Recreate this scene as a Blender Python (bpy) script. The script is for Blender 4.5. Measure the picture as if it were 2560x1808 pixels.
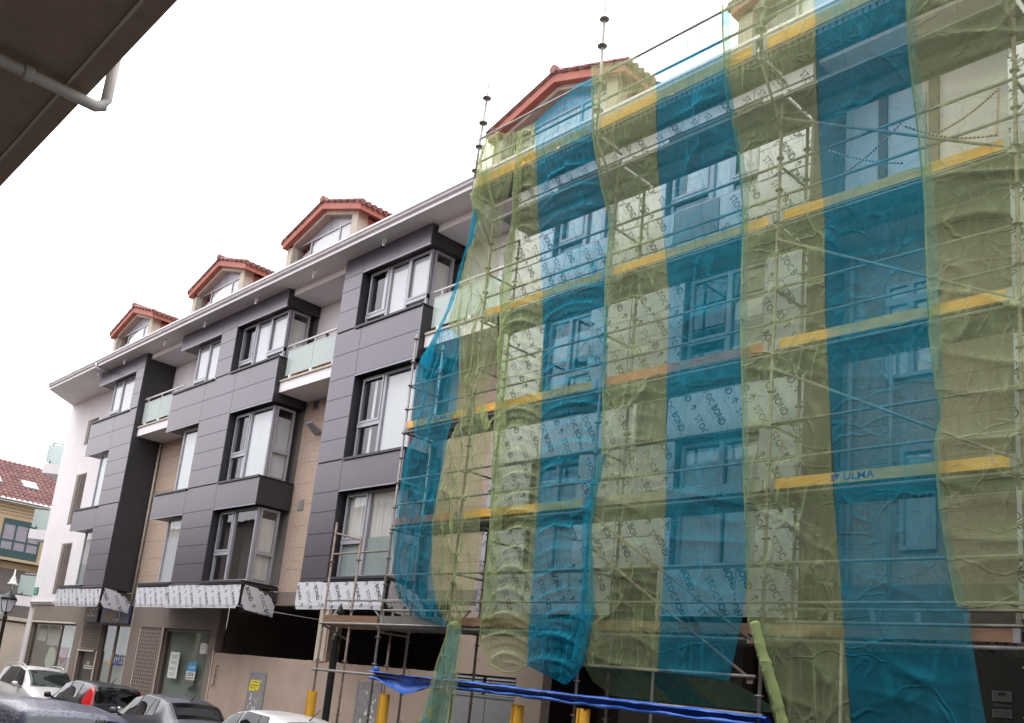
import bpy, bmesh, math, random
import numpy as np
from mathutils import Matrix, Vector, noise
random.seed(7)
S = bpy.context.scene
COL = S.collection
for o in list(bpy.data.objects): bpy.data.objects.remove(o, do_unlink=True)

# ------------------------------------------------------------------ camera
CAM_H = 2.1
VH = np.array([-982.553, 1500.163]); VV = np.array([2322.136, -9132.829]); VD = np.array([3972.245, 2091.640])
PP = np.array([1089.18, 1195.60]); FOC = 2387.47
def _n(v): return v / np.linalg.norm(v)
_U, _s, _V = np.linalg.svd(np.stack([-_n(np.array([*(VH-PP), FOC])), _n(np.array([*(VD-PP), FOC])), _n(np.array([*(VV-PP), FOC]))]))
ROT = _U @ _V
cam_d = bpy.data.cameras.new('camera'); cam = bpy.data.objects.new('camera', cam_d); COL.objects.link(cam)
cam_d.sensor_fit = 'HORIZONTAL'; cam_d.sensor_width = 36; cam_d.lens = FOC/2560*36
cam_d.shift_x = (1280-PP[0])/2560; cam_d.shift_y = (PP[1]-904)/2560
cam_d.clip_start = 0.05; cam_d.clip_end = 2000
M = Matrix.Identity(4)
for r in range(3):
    M[r][0] = ROT[r, 0]; M[r][1] = -ROT[r, 1]; M[r][2] = -ROT[r, 2]
M[0][3], M[1][3], M[2][3] = 0, 0, CAM_H
cam.matrix_world = M
S.camera = cam
_R = [[float(v) for v in r] for r in ROT]; _PX, _PY = float(PP[0]), float(PP[1])
def at(x, y, Y):
    """point of the place seen at photo pixel (x, y) that lies in the plane Y"""
    a, b = x-_PX, y-_PY
    t = Y/(_R[1][0]*a+_R[1][1]*b+_R[1][2]*FOC)
    return ((_R[0][0]*a+_R[0][1]*b+_R[0][2]*FOC)*t, Y, (_R[2][0]*a+_R[2][1]*b+_R[2][2]*FOC)*t+CAM_H)

# ------------------------------------------------------------------ sky, sun, exposure
SUN_EL, SUN_AZ = math.radians(58), math.radians(-150)   # high, behind the camera
w = bpy.data.worlds.new('World'); S.world = w; w.use_nodes = True
nt = w.node_tree; nt.nodes.clear()
wo = nt.nodes.new('ShaderNodeOutputWorld'); bg = nt.nodes.new('ShaderNodeBackground'); bg.inputs['Strength'].default_value = 0.1
sky = nt.nodes.new('ShaderNodeTexSky'); sky.sky_type = 'NISHITA'; sky.sun_disc = False
sky.sun_elevation = SUN_EL; sky.sun_rotation = SUN_AZ; sky.dust_density = 4
hsv = nt.nodes.new('ShaderNodeHueSaturation'); hsv.inputs['Saturation'].default_value = 0.12
tc = nt.nodes.new('ShaderNodeTexCoord'); sx = nt.nodes.new('ShaderNodeSeparateXYZ')
ramp = nt.nodes.new('ShaderNodeValToRGB')
ramp.color_ramp.elements[0].position = 0.0; ramp.color_ramp.elements[0].color = (0.45, 0.445, 0.46, 1)
ramp.color_ramp.elements[1].position = 0.85; ramp.color_ramp.elements[1].color = (1.0, 0.985, 1.0, 1)
e = ramp.color_ramp.elements.new(0.12); e.color = (0.55, 0.54, 0.56, 1)
nz = nt.nodes.new('ShaderNodeTexNoise'); nz.inputs['Scale'].default_value = 2.2; nz.inputs['Detail'].default_value = 4
mr = nt.nodes.new('ShaderNodeMapRange'); mr.inputs['To Min'].default_value = 0.93; mr.inputs['To Max'].default_value = 1.07
sc = nt.nodes.new('ShaderNodeVectorMath'); sc.operation = 'SCALE'
sc2 = nt.nodes.new('ShaderNodeVectorMath'); sc2.operation = 'SCALE'; sc2.inputs['Scale'].default_value = 40.0
mx = nt.nodes.new('ShaderNodeMixRGB'); mx.inputs['Fac'].default_value = 0.9
L = nt.links.new
L(sky.outputs[0], hsv.inputs['Color']); L(tc.outputs['Generated'], sx.inputs[0]); L(sx.outputs['Z'], ramp.inputs[0])
L(tc.outputs['Generated'], nz.inputs['Vector']); L(nz.outputs['Fac'], mr.inputs['Value'])
L(ramp.outputs[0], sc.inputs[0]); L(mr.outputs[0], sc.inputs['Scale']); L(sc.outputs[0], sc2.inputs[0])
L(hsv.outputs[0], mx.inputs[1]); L(sc2.outputs[0], mx.inputs[2]); L(mx.outputs[0], bg.inputs['Color']); L(bg.outputs[0], wo.inputs[0])
sd = bpy.data.lights.new('sun', 'SUN'); sd.energy = 0.6; sd.angle = math.radians(25); sd.color = (1, 0.96, 0.92)
so = bpy.data.objects.new('sun', sd); COL.objects.link(so)
so.rotation_euler = (math.pi/2 - SUN_EL, 0, math.radians(-25))
S.view_settings.view_transform = 'Standard'; S.view_settings.look = 'None'
S.view_settings.exposure = 0.0; S.view_settings.gamma = 1.0; S.view_settings.use_curve_mapping = False
S.cycles.transparent_max_bounces = 24; S.cycles.max_bounces = 7; S.cycles.diffuse_bounces = 4; S.cycles.caustics_reflective = False; S.cycles.caustics_refractive = False

# ------------------------------------------------------------------ materials
MATS = {}
def mat(name, col, rough=0.6, metal=0.0, ior=1.5, var=0.12, scale=3.0, bump=0.0, bscale=60.0, spec=0.5, coord='Object', stretch=(1,1,1), spots=None):
    m = bpy.data.materials.new(name); m.use_nodes = True; t = m.node_tree; b = t.nodes['Principled BSDF']
    b.inputs['Roughness'].default_value = rough; b.inputs['Metallic'].default_value = metal; b.inputs['IOR'].default_value = ior
    b.inputs['Specular IOR Level'].default_value = spec
    c = t.nodes.new('ShaderNodeTexCoord'); mp = t.nodes.new('ShaderNodeMapping'); mp.inputs['Scale'].default_value = stretch
    t.links.new(c.outputs[coord], mp.inputs[0])
    n1 = t.nodes.new('ShaderNodeTexNoise'); n1.inputs['Scale'].default_value = scale; n1.inputs['Detail'].default_value = 6; n1.inputs['Roughness'].default_value = 0.62
    t.links.new(mp.outputs[0], n1.inputs['Vector'])
    r = t.nodes.new('ShaderNodeValToRGB'); e0, e1 = r.color_ramp.elements
    e0.position = 0.28; e1.position = 0.75
    e0.color = (*[x*(1-var) for x in col], 1); e1.color = (*[min(1, x*(1+var)) for x in col], 1)
    t.links.new(n1.outputs['Fac'], r.inputs[0]); last = r.outputs[0]
    if spots:
        n3 = t.nodes.new('ShaderNodeTexNoise'); n3.inputs['Scale'].default_value = spots[1]; n3.inputs['Detail'].default_value = 3
        t.links.new(mp.outputs[0], n3.inputs['Vector'])
        r3 = t.nodes.new('ShaderNodeValToRGB'); r3.color_ramp.elements[0].position = spots[2]; r3.color_ramp.elements[1].position = spots[2]+0.09
        r3.color_ramp.elements[0].color = (0,0,0,1); r3.color_ramp.elements[1].color = (1,1,1,1)
        t.links.new(n3.outputs['Fac'], r3.inputs[0])
        mm = t.nodes.new('ShaderNodeMixRGB'); mm.inputs[2].default_value = (*spots[0], 1)
        t.links.new(r3.outputs[0], mm.inputs[0]); t.links.new(last, mm.inputs[1]); last = mm.outputs[0]
    t.links.new(last, b.inputs['Base Color'])
    if bump:
        n2 = t.nodes.new('ShaderNodeTexNoise'); n2.inputs['Scale'].default_value = bscale; n2.inputs['Detail'].default_value = 4
        bp = t.nodes.new('ShaderNodeBump'); bp.inputs['Strength'].default_value = bump; bp.inputs['Distance'].default_value = 0.02
        t.links.new(mp.outputs[0], n2.inputs['Vector']); t.links.new(n2.outputs['Fac'], bp.inputs['Height']); t.links.new(bp.outputs[0], b.inputs['Normal'])
    MATS[name] = m
    return m
clad = mat('anthracite_panel', (0.055, 0.047, 0.065), 0.30, 0.0, 1.85, 0.16, 0.8, 0.03, 2.0)
clad.node_tree.nodes['Principled BSDF'].inputs['Specular Tint'].default_value = (0.97, 0.93, 1.0, 1)
cladside = mat('anthracite_trim', (0.030, 0.029, 0.033), 0.45, 0.0, 1.5, 0.12, 1.5)
trim = mat('panel_edge', (0.30, 0.29, 0.33), 0.35, 0.3, 1.5, 0.1)
white = mat('white_render', (0.73, 0.70, 0.715), 0.85, var=0.045, scale=1.2, bump=0.05, spots=((0.66,0.61,0.57), 3.0, 0.70), spec=0.2)
soffm = mat('soffit_render', (0.78, 0.75, 0.745), 0.9, var=0.05, scale=0.8, bump=0.05, spec=0.2, spots=((0.60,0.54,0.48), 1.4, 0.66))
granite = mat('granite_slab', (0.47, 0.36, 0.29), 0.75, var=0.22, scale=14, bump=0.08, spots=((0.30,0.22,0.17), 38, 0.60), spec=0.3)
render_b = mat('beige_render', (0.43, 0.335, 0.275), 0.9, var=0.12, scale=1.4, bump=0.12, bscale=40, spots=((0.33,0.25,0.20), 3.5, 0.66), spec=0.2)
taupe = mat('taupe_stone', (0.225, 0.18, 0.155), 0.55, var=0.08, scale=1.5, spec=0.3)
terra = mat('terracotta_paint', (0.38, 0.155, 0.125), 0.8, var=0.12, scale=2.5, spots=((0.36,0.10,0.07), 5, 0.66), spec=0.2)
tile = mat('clay_tile', (0.235, 0.125, 0.115), 0.85, var=0.35, scale=2.2, bump=0.1, spots=((0.26,0.13,0.11), 4.0, 0.60), spec=0.2)
tile_d = mat('weathered_tile', (0.165, 0.088, 0.083), 0.9, var=0.4, scale=2.0, bump=0.1, spots=((0.10,0.055,0.05), 4.0, 0.60), spec=0.15)
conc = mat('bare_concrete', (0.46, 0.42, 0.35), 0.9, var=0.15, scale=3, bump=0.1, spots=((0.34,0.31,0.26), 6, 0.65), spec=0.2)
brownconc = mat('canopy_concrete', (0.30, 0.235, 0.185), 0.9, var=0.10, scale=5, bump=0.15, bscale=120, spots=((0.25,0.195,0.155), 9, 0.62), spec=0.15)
alu = mat('window_alloy', (0.36, 0.36, 0.40), 0.4, 0.2, 1.5, 0.08, spec=0.5)
gut = mat('gutter_alloy', (0.72, 0.70, 0.71), 0.45, 0.1, 1.5, 0.07, 1.2, spots=((0.55,0.53,0.53), 2.0, 0.68))
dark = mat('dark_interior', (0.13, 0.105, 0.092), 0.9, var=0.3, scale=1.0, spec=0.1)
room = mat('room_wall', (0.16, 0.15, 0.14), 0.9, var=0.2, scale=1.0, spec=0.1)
blind = mat('white_blind', (0.58, 0.59, 0.615), 0.8, var=0.04, scale=1.0, spec=0.2, stretch=(6,6,1))
curtain = mat('sheer_curtain', (0.66, 0.63, 0.60), 0.9, var=0.28, scale=9, spec=0.1, stretch=(3,3,0.1))
steel = mat('galvanised_tube', (0.27, 0.255, 0.24), 0.5, 0.35, 1.5, 0.3, 6, spots=((0.27,0.15,0.09), 9, 0.64))
rustst = mat('rusty_tube', (0.26, 0.21, 0.18), 0.7, 0.2, 1.5, 0.35, 9, spots=((0.16,0.07,0.035), 12, 0.58))
deckm = mat('steel_deck', (0.30, 0.29, 0.27), 0.6, 0.3, 1.5, 0.25, 5, spots=((0.17,0.12,0.09), 7, 0.62))
def perforate(m):
    t = m.node_tree; b = t.nodes['Principled BSDF']; o = t.nodes['Material Output']; c = t.nodes.new('ShaderNodeTexCoord'); sp = t.nodes.new('ShaderNodeSeparateXYZ'); t.links.new(c.outputs['Object'], sp.inputs[0])
    acc = None
    for ax, f in (('X', 2*math.pi/0.09), ('Y', 2*math.pi/0.085)):
        a = t.nodes.new('ShaderNodeMath'); a.operation = 'MULTIPLY'; a.inputs[1].default_value = f; k = t.nodes.new('ShaderNodeMath'); k.operation = 'COSINE'; t.links.new(sp.outputs[ax], a.inputs[0]); t.links.new(a.outputs[0], k.inputs[0])
        if acc is None: acc = k.outputs[0]
        else: q = t.nodes.new('ShaderNodeMath'); q.operation = 'ADD'; t.links.new(acc, q.inputs[0]); t.links.new(k.outputs[0], q.inputs[1]); acc = q.outputs[0]
    g = t.nodes.new('ShaderNodeMath'); g.operation = 'GREATER_THAN'; g.inputs[1].default_value = 1.55; t.links.new(acc, g.inputs[0])
    tr = t.nodes.new('ShaderNodeBsdfTransparent'); mxs = t.nodes.new('ShaderNodeMixShader'); t.links.new(g.outputs[0], mxs.inputs[0]); t.links.new(b.outputs[0], mxs.inputs[1]); t.links.new(tr.outputs[0], mxs.inputs[2]); t.links.new(mxs.outputs[0], o.inputs[0])
planks = mat('perforated_plank', (0.30, 0.29, 0.27), 0.6, 0.3, 1.5, 0.25, 5, spots=((0.17,0.12,0.09), 7, 0.62)); perforate(planks)
yellow = mat('yellow_board', (0.74, 0.40, 0.075), 0.6, var=0.28, scale=4, spots=((0.42,0.30,0.16), 9, 0.60), stretch=(0.5,2,2))
orange = mat('faded_red_board', (0.50, 0.17, 0.08), 0.6, var=0.2, scale=3, spots=((0.36,0.13,0.07), 8, 0.64))
wood = mat('brown_plank', (0.20, 0.115, 0.07), 0.75, var=0.35, scale=6, stretch=(0.4,4,4), spots=((0.36,0.26,0.17), 10, 0.66))
greyboard = mat('dark_board', (0.15, 0.135, 0.125), 0.7, var=0.2, scale=4)
sleeve = mat('yellow_foam', (0.70, 0.37, 0.025), 0.6, var=0.12, scale=5, spots=((0.45,0.28,0.05), 9, 0.68))
tarp = mat('blue_tarp', (0.025, 0.12, 0.50), 0.38, var=0.22, scale=4, spec=0.5)
film = mat('white_film', (0.61, 0.615, 0.66), 0.42, var=0.04, scale=2, bump=0.04, bscale=6)
ink = mat('black_ink', (0.025, 0.025, 0.032), 0.6, var=0.1)
greyfilm = mat('grey_film', (0.36, 0.37, 0.40), 0.45, var=0.08, scale=2)
asphalt = mat('asphalt', (0.055, 0.053, 0.054), 0.85, var=0.3, scale=8, bump=0.25, bscale=200, spec=0.3)
paving = mat('paving_slab', (0.24, 0.225, 0.21), 0.85, var=0.2, scale=4, bump=0.15, spec=0.2)
kerbm = mat('kerb_stone', (0.33, 0.315, 0.295), 0.85, var=0.15, scale=5, spec=0.2)
blackm = mat('black_iron', (0.018, 0.018, 0.021), 0.45, var=0.2, scale=6, spots=((0.05,0.05,0.05), 14, 0.68))
zinc = mat('grey_zinc_door', (0.30, 0.285, 0.29), 0.55, 0.25, 1.5, 0.25, 5, spots=((0.46,0.44,0.44), 9, 0.62))
garage = mat('grey_garage_paint', (0.25, 0.25, 0.265), 0.6, var=0.08, scale=2)
navy = mat('navy_sign', (0.018, 0.022, 0.075), 0.35, var=0.1)
brownsign = mat('dark_brown_sign', (0.05, 0.04, 0.036), 0.4, var=0.1)
signy = mat('sign_yellow', (0.85, 0.46, 0.02), 0.5, var=0.04)
signw = mat('sign_white', (0.80, 0.78, 0.76), 0.5, var=0.03)
signb = mat('sign_blue', (0.045, 0.05, 0.27), 0.5, var=0.04)
paper = mat('paper', (0.72, 0.74, 0.72), 0.7, var=0.06, scale=8)
skyblue = mat('poster_blue', (0.03, 0.30, 0.58), 0.5, var=0.05)
stick = mat('sticker_yellow', (0.82, 0.68, 0.04), 0.5, var=0.06)
greenp = mat('plaque_green', (0.01, 0.22, 0.13), 0.4, var=0.08)
redp = mat('shop_red', (0.36, 0.07, 0.05), 0.6, var=0.25, scale=6)
beigew = mat('ochre_wall', (0.47, 0.37, 0.235), 0.85, var=0.08, scale=1.0, spec=0.2)
palew = mat('pale_plaster', (0.60, 0.52, 0.43), 0.85, var=0.07, scale=1.0, spec=0.2)
greenf = mat('green_joinery', (0.028, 0.075, 0.08), 0.45, var=0.1)
leaf = mat('leaf', (0.07, 0.13, 0.04), 0.6, var=0.4, scale=20)
pot = mat('brick_planter', (0.33, 0.13, 0.08), 0.85, var=0.4, scale=9, spots=((0.50,0.33,0.22), 7, 0.6))
rubber = mat('rubber', (0.02, 0.02, 0.02), 0.8, var=0.2)
chrome = mat('rim_alloy', (0.55, 0.55, 0.56), 0.3, 0.8, 1.5, 0.1)
redlens = mat('tail_lens', (0.55, 0.02, 0.025), 0.15, var=0.1, scale=10)
clearlens = mat('head_lens', (0.62, 0.64, 0.66), 0.1, var=0.25, scale=14)
lampw = mat('lamp_glass', (0.66, 0.66, 0.72), 0.35, var=0.05)
redrope = mat('red_rope', (0.45, 0.09, 0.08), 0.8, var=0.1)
whiterope = mat('white_rope', (0.70, 0.68, 0.65), 0.8, var=0.1)
pvc = mat('pale_pipe', (0.42, 0.40, 0.37), 0.5, var=0.12, scale=5)
plasticw = mat('white_plastic', (0.75, 0.74, 0.73), 0.4, var=0.05)
def paint(name, col, spk=0.0):
    m = mat(name, col, 0.38, 0.2, 1.45, 0.06, 2.0)
    b = m.node_tree.nodes['Principled BSDF']; b.inputs['Coat Weight'].default_value = 0.45; b.inputs['Coat Roughness'].default_value = 0.06
    if spk:                                       # rain drops standing on the paint
        t = m.node_tree; v = t.nodes.new('ShaderNodeTexVoronoi'); v.inputs['Scale'].default_value = spk
        c = t.nodes.new('ShaderNodeTexCoord'); t.links.new(c.outputs['Object'], v.inputs['Vector'])
        r = t.nodes.new('ShaderNodeValToRGB'); r.color_ramp.elements[0].position = 0.05; r.color_ramp.elements[1].position = 0.34
        r.color_ramp.elements[0].color = (1,1,1,1); r.color_ramp.elements[1].color = (0,0,0,1)
        bp = t.nodes.new('ShaderNodeBump'); bp.inputs['Strength'].default_value = 1.0; bp.inputs['Distance'].default_value = 0.012
        t.links.new(v.outputs['Distance'], r.inputs[0]); t.links.new(r.outputs[0], bp.inputs['Height'])
        t.links.new(bp.outputs[0], b.inputs['Normal']); t.links.new(bp.outputs[0], b.inputs['Coat Normal'])
    return m
p_silver = paint('silver_paint', (0.50, 0.485, 0.475)); p_black = paint('black_paint', (0.022, 0.022, 0.028)); p_grey = paint('dark_grey_paint', (0.085, 0.085, 0.105))
p_white = paint('white_paint', (0.66, 0.65, 0.64)); p_blue = paint('wet_blue_paint', (0.095, 0.098, 0.15), 34)
def glassmat(name, tint, f0, rough=0.02):
    m = bpy.data.materials.new(name); m.use_nodes = True; t = m.node_tree; t.nodes.clear()
    o = t.nodes.new('ShaderNodeOutputMaterial'); tr = t.nodes.new('ShaderNodeBsdfTransparent'); tr.inputs[0].default_value = (*tint, 1)
    g = t.nodes.new('ShaderNodeBsdfGlossy'); g.inputs['Roughness'].default_value = rough; g.inputs['Color'].default_value = (0.95, 0.97, 1, 1)
    ge = t.nodes.new('ShaderNodeNewGeometry'); dt = t.nodes.new('ShaderNodeVectorMath'); dt.operation = 'DOT_PRODUCT'; ab = t.nodes.new('ShaderNodeMath'); ab.operation = 'ABSOLUTE'
    t.links.new(ge.outputs['Normal'], dt.inputs[0]); t.links.new(ge.outputs['Incoming'], dt.inputs[1]); t.links.new(dt.outputs['Value'], ab.inputs[0])
    om = t.nodes.new('ShaderNodeMath'); om.operation = 'SUBTRACT'; om.inputs[0].default_value = 1.0; om.use_clamp = True; t.links.new(ab.outputs[0], om.inputs[1])
    p5 = t.nodes.new('ShaderNodeMath'); p5.operation = 'POWER'; p5.inputs[1].default_value = 5.0; t.links.new(om.outputs[0], p5.inputs[0])
    fr = t.nodes.new('ShaderNodeMath'); fr.operation = 'MULTIPLY_ADD'; fr.inputs[1].default_value = 1-f0; fr.inputs[2].default_value = f0; t.links.new(p5.outputs[0], fr.inputs[0])
    mxs = t.nodes.new('ShaderNodeMixShader')
    c = t.nodes.new('ShaderNodeTexCoord'); n = t.nodes.new('ShaderNodeTexNoise'); n.inputs['Scale'].default_value = 0.9
    bp = t.nodes.new('ShaderNodeBump'); bp.inputs['Strength'].default_value = 0.05; bp.inputs['Distance'].default_value = 0.05
    t.links.new(c.outputs['Object'], n.inputs['Vector']); t.links.new(n.outputs['Fac'], bp.inputs['Height']); t.links.new(bp.outputs[0], g.inputs['Normal'])
    t.links.new(fr.outputs[0], mxs.inputs[0]); t.links.new(tr.outputs[0], mxs.inputs[1]); t.links.new(g.outputs[0], mxs.inputs[2]); t.links.new(mxs.outputs[0], o.inputs[0])
    MATS[name] = m; return m
glass = glassmat('window_glass', (0.93, 0.95, 0.95), 0.10)
carglass = glassmat('car_glass', (0.22, 0.26, 0.25), 0.05)
shopglass = glassmat('shop_glass', (0.76, 0.79, 0.73), 0.08)
def frost(name, col, f):
    m = bpy.data.materials.new(name); m.use_nodes = True; t = m.node_tree; t.nodes.clear()
    o = t.nodes.new('ShaderNodeOutputMaterial'); tr = t.nodes.new('ShaderNodeBsdfTransparent'); tr.inputs[0].default_value = (0.86, 0.92, 0.9, 1)
    d = t.nodes.new('ShaderNodeBsdfDiffuse'); d.inputs[0].default_value = (*col, 1); tl = t.nodes.new('ShaderNodeBsdfTranslucent'); tl.inputs[0].default_value = (*col, 1)
    g = t.nodes.new('ShaderNodeBsdfGlossy'); g.inputs['Roughness'].default_value = 0.12
    a = t.nodes.new('ShaderNodeMixShader'); a.inputs[0].default_value = 0.5
    b = t.nodes.new('ShaderNodeMixShader'); b.inputs[0].default_value = f; cc = t.nodes.new('ShaderNodeMixShader'); cc.inputs[0].default_value = 0.08
    t.links.new(d.outputs[0], a.inputs[1]); t.links.new(tl.outputs[0], a.inputs[2]); t.links.new(tr.outputs[0], b.inputs[1]); t.links.new(a.outputs[0], b.inputs[2])
    t.links.new(b.outputs[0], cc.inputs[1]); t.links.new(g.outputs[0], cc.inputs[2]); t.links.new(cc.outputs[0], o.inputs[0]); MATS[name] = m; return m
frosted = frost('frosted_glass', (0.66, 0.76, 0.74), 0.85)
def netmat(name, tint, col, f0, seed):
    """woven plastic debris net: threads (diffuse and translucent) over open holes; a fold seen edge-on shows more thread"""
    m = bpy.data.materials.new(name); m.use_nodes = True; t = m.node_tree; t.nodes.clear()
    o = t.nodes.new('ShaderNodeOutputMaterial'); tr = t.nodes.new('ShaderNodeBsdfTransparent'); tr.inputs[0].default_value = (*tint, 1)
    d = t.nodes.new('ShaderNodeBsdfDiffuse'); tl = t.nodes.new('ShaderNodeBsdfTranslucent')
    a = t.nodes.new('ShaderNodeMixShader'); a.inputs[0].default_value = 0.38
    c = t.nodes.new('ShaderNodeTexCoord'); n = t.nodes.new('ShaderNodeTexNoise'); n.inputs['Scale'].default_value = 1.1; n.inputs['Detail'].default_value = 5
    t.links.new(c.outputs['Object'], n.inputs['Vector'])
    r = t.nodes.new('ShaderNodeValToRGB'); r.color_ramp.elements[0].position = 0.3; r.color_ramp.elements[1].position = 0.72
    r.color_ramp.elements[0].color = (*[x*0.86 for x in col], 1); r.color_ramp.elements[1].color = (*[min(1, x*1.12) for x in col], 1)
    t.links.new(n.outputs['Fac'], r.inputs[0]); t.links.new(r.outputs[0], d.inputs[0]); t.links.new(r.outputs[0], tl.inputs[0])
    # creased cloth: two scales of thin folds, where the cloth lies double
    wn = t.nodes.new('ShaderNodeTexNoise'); wn.inputs['Scale'].default_value = 1.6; wn.inputs['Detail'].default_value = 2
    t.links.new(c.outputs['Object'], wn.inputs['Vector'])
    wm = t.nodes.new('ShaderNodeVectorMath'); wm.operation = 'MULTIPLY_ADD'; wm.inputs[1].default_value = (0.55,0,0.55); t.links.new(wn.outputs['Color'], wm.inputs[0]); t.links.new(c.outputs['Object'], wm.inputs[2])
    cre = None
    for sc_, st, wd, wt in ((1.0,(0.9,0.0,0.45),0.03,0.8),(1.0,(5.0,0.0,0.9),0.07,0.7),(1.0,(0.8,0.0,3.0),0.05,0.6)):
        mp = t.nodes.new('ShaderNodeMapping'); mp.inputs['Scale'].default_value = st; mp.inputs['Location'].default_value = (seed*3.7, 0, seed*1.9); t.links.new(wm.outputs[0], mp.inputs[0])
        vo = t.nodes.new('ShaderNodeTexVoronoi'); vo.feature = 'DISTANCE_TO_EDGE'; vo.voronoi_dimensions = '3D'; vo.inputs['Scale'].default_value = sc_; t.links.new(mp.outputs[0], vo.inputs['Vector'])
        mk = t.nodes.new('ShaderNodeMapRange'); mk.interpolation_type = 'SMOOTHSTEP'; mk.inputs['From Min'].default_value = 0.0; mk.inputs['From Max'].default_value = wd; mk.inputs['To Min'].default_value = wt; mk.inputs['To Max'].default_value = 0.0
        t.links.new(vo.outputs['Distance'], mk.inputs['Value'])
        pn_ = t.nodes.new('ShaderNodeTexNoise'); pn_.inputs['Scale'].default_value = 1.1; t.links.new(mp.outputs[0], pn_.inputs['Vector'])
        pm = t.nodes.new('ShaderNodeMapRange'); pm.inputs['From Min'].default_value = 0.42; pm.inputs['From Max'].default_value = 0.62; t.links.new(pn_.outputs['Fac'], pm.inputs['Value'])
        ml = t.nodes.new('ShaderNodeMath'); ml.operation = 'MULTIPLY'; t.links.new(mk.outputs[0], ml.inputs[0]); t.links.new(pm.outputs[0], ml.inputs[1])
        if cre is None: cre = ml.outputs[0]
        else:
            sm_ = t.nodes.new('ShaderNodeMath'); sm_.operation = 'MAXIMUM'; t.links.new(cre, sm_.inputs[0]); t.links.new(ml.outputs[0], sm_.inputs[1]); cre = sm_.outputs[0]
    bmp = t.nodes.new('ShaderNodeBump'); bmp.inputs['Strength'].default_value = 0.8; bmp.inputs['Distance'].default_value = 0.03; t.links.new(cre, bmp.inputs['Height'])
    t.links.new(bmp.outputs[0], d.inputs['Normal'])
    lw = t.nodes.new('ShaderNodeLayerWeight'); lw.inputs['Blend'].default_value = 0.5
    pw = t.nodes.new('ShaderNodeMath'); pw.operation = 'POWER'; pw.inputs[1].default_value = 2.2
    n2 = t.nodes.new('ShaderNodeTexNoise'); n2.inputs['Scale'].default_value = 90; n2.inputs['Detail'].default_value = 2
    t.links.new(c.outputs['Object'], n2.inputs['Vector'])
    ma = t.nodes.new('ShaderNodeMath'); ma.operation = 'MULTIPLY_ADD'; ma.inputs[1].default_value = 0.75; ma.inputs[2].default_value = f0
    mb = t.nodes.new('ShaderNodeMath'); mb.operation = 'MULTIPLY_ADD'; mb.inputs[1].default_value = 0.16; mb.inputs[2].default_value = -0.08
    ad = t.nodes.new('ShaderNodeMath'); ad.operation = 'ADD'; ad.use_clamp = True
    t.links.new(lw.outputs['Facing'], pw.inputs[0]); t.links.new(pw.outputs[0], ma.inputs[0]); t.links.new(n2.outputs['Fac'], mb.inputs[0])
    cm = t.nodes.new('ShaderNodeMath'); cm.operation = 'MULTIPLY_ADD'; cm.inputs[1].default_value = 0.20; t.links.new(cre, cm.inputs[0]); t.links.new(mb.outputs[0], cm.inputs[2])
    t.links.new(ma.outputs[0], ad.inputs[0]); t.links.new(cm.outputs[0], ad.inputs[1])
    b = t.nodes.new('ShaderNodeMixShader')
    t.links.new(d.outputs[0], a.inputs[1]); t.links.new(tl.outputs[0], a.inputs[2]); t.links.new(ad.outputs[0], b.inputs[0]); t.links.new(tr.outputs[0], b.inputs[1]); t.links.new(a.outputs[0], b.inputs[2])
    t.links.new(b.outputs[0], o.inputs[0]); MATS[name] = m; return m
netblue = netmat('blue_net', (0.74, 0.90, 0.97), (0.025, 0.31, 0.44), 0.33, 1)
netgreen = netmat('green_net', (0.92, 0.95, 0.83), (0.41, 0.49, 0.27), 0.31, 2)
blue_dense = netmat('blue_net_folded', (0.55, 0.85, 0.97), (0.020, 0.33, 0.50), 0.62, 4)
green_dense = netmat('green_net_folded', (0.90, 0.93, 0.74), (0.42, 0.50, 0.24), 0.55, 5)
netpale = netmat('pale_net', (0.95, 0.98, 0.93), (0.36, 0.52, 0.30), 0.34, 3)

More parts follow.
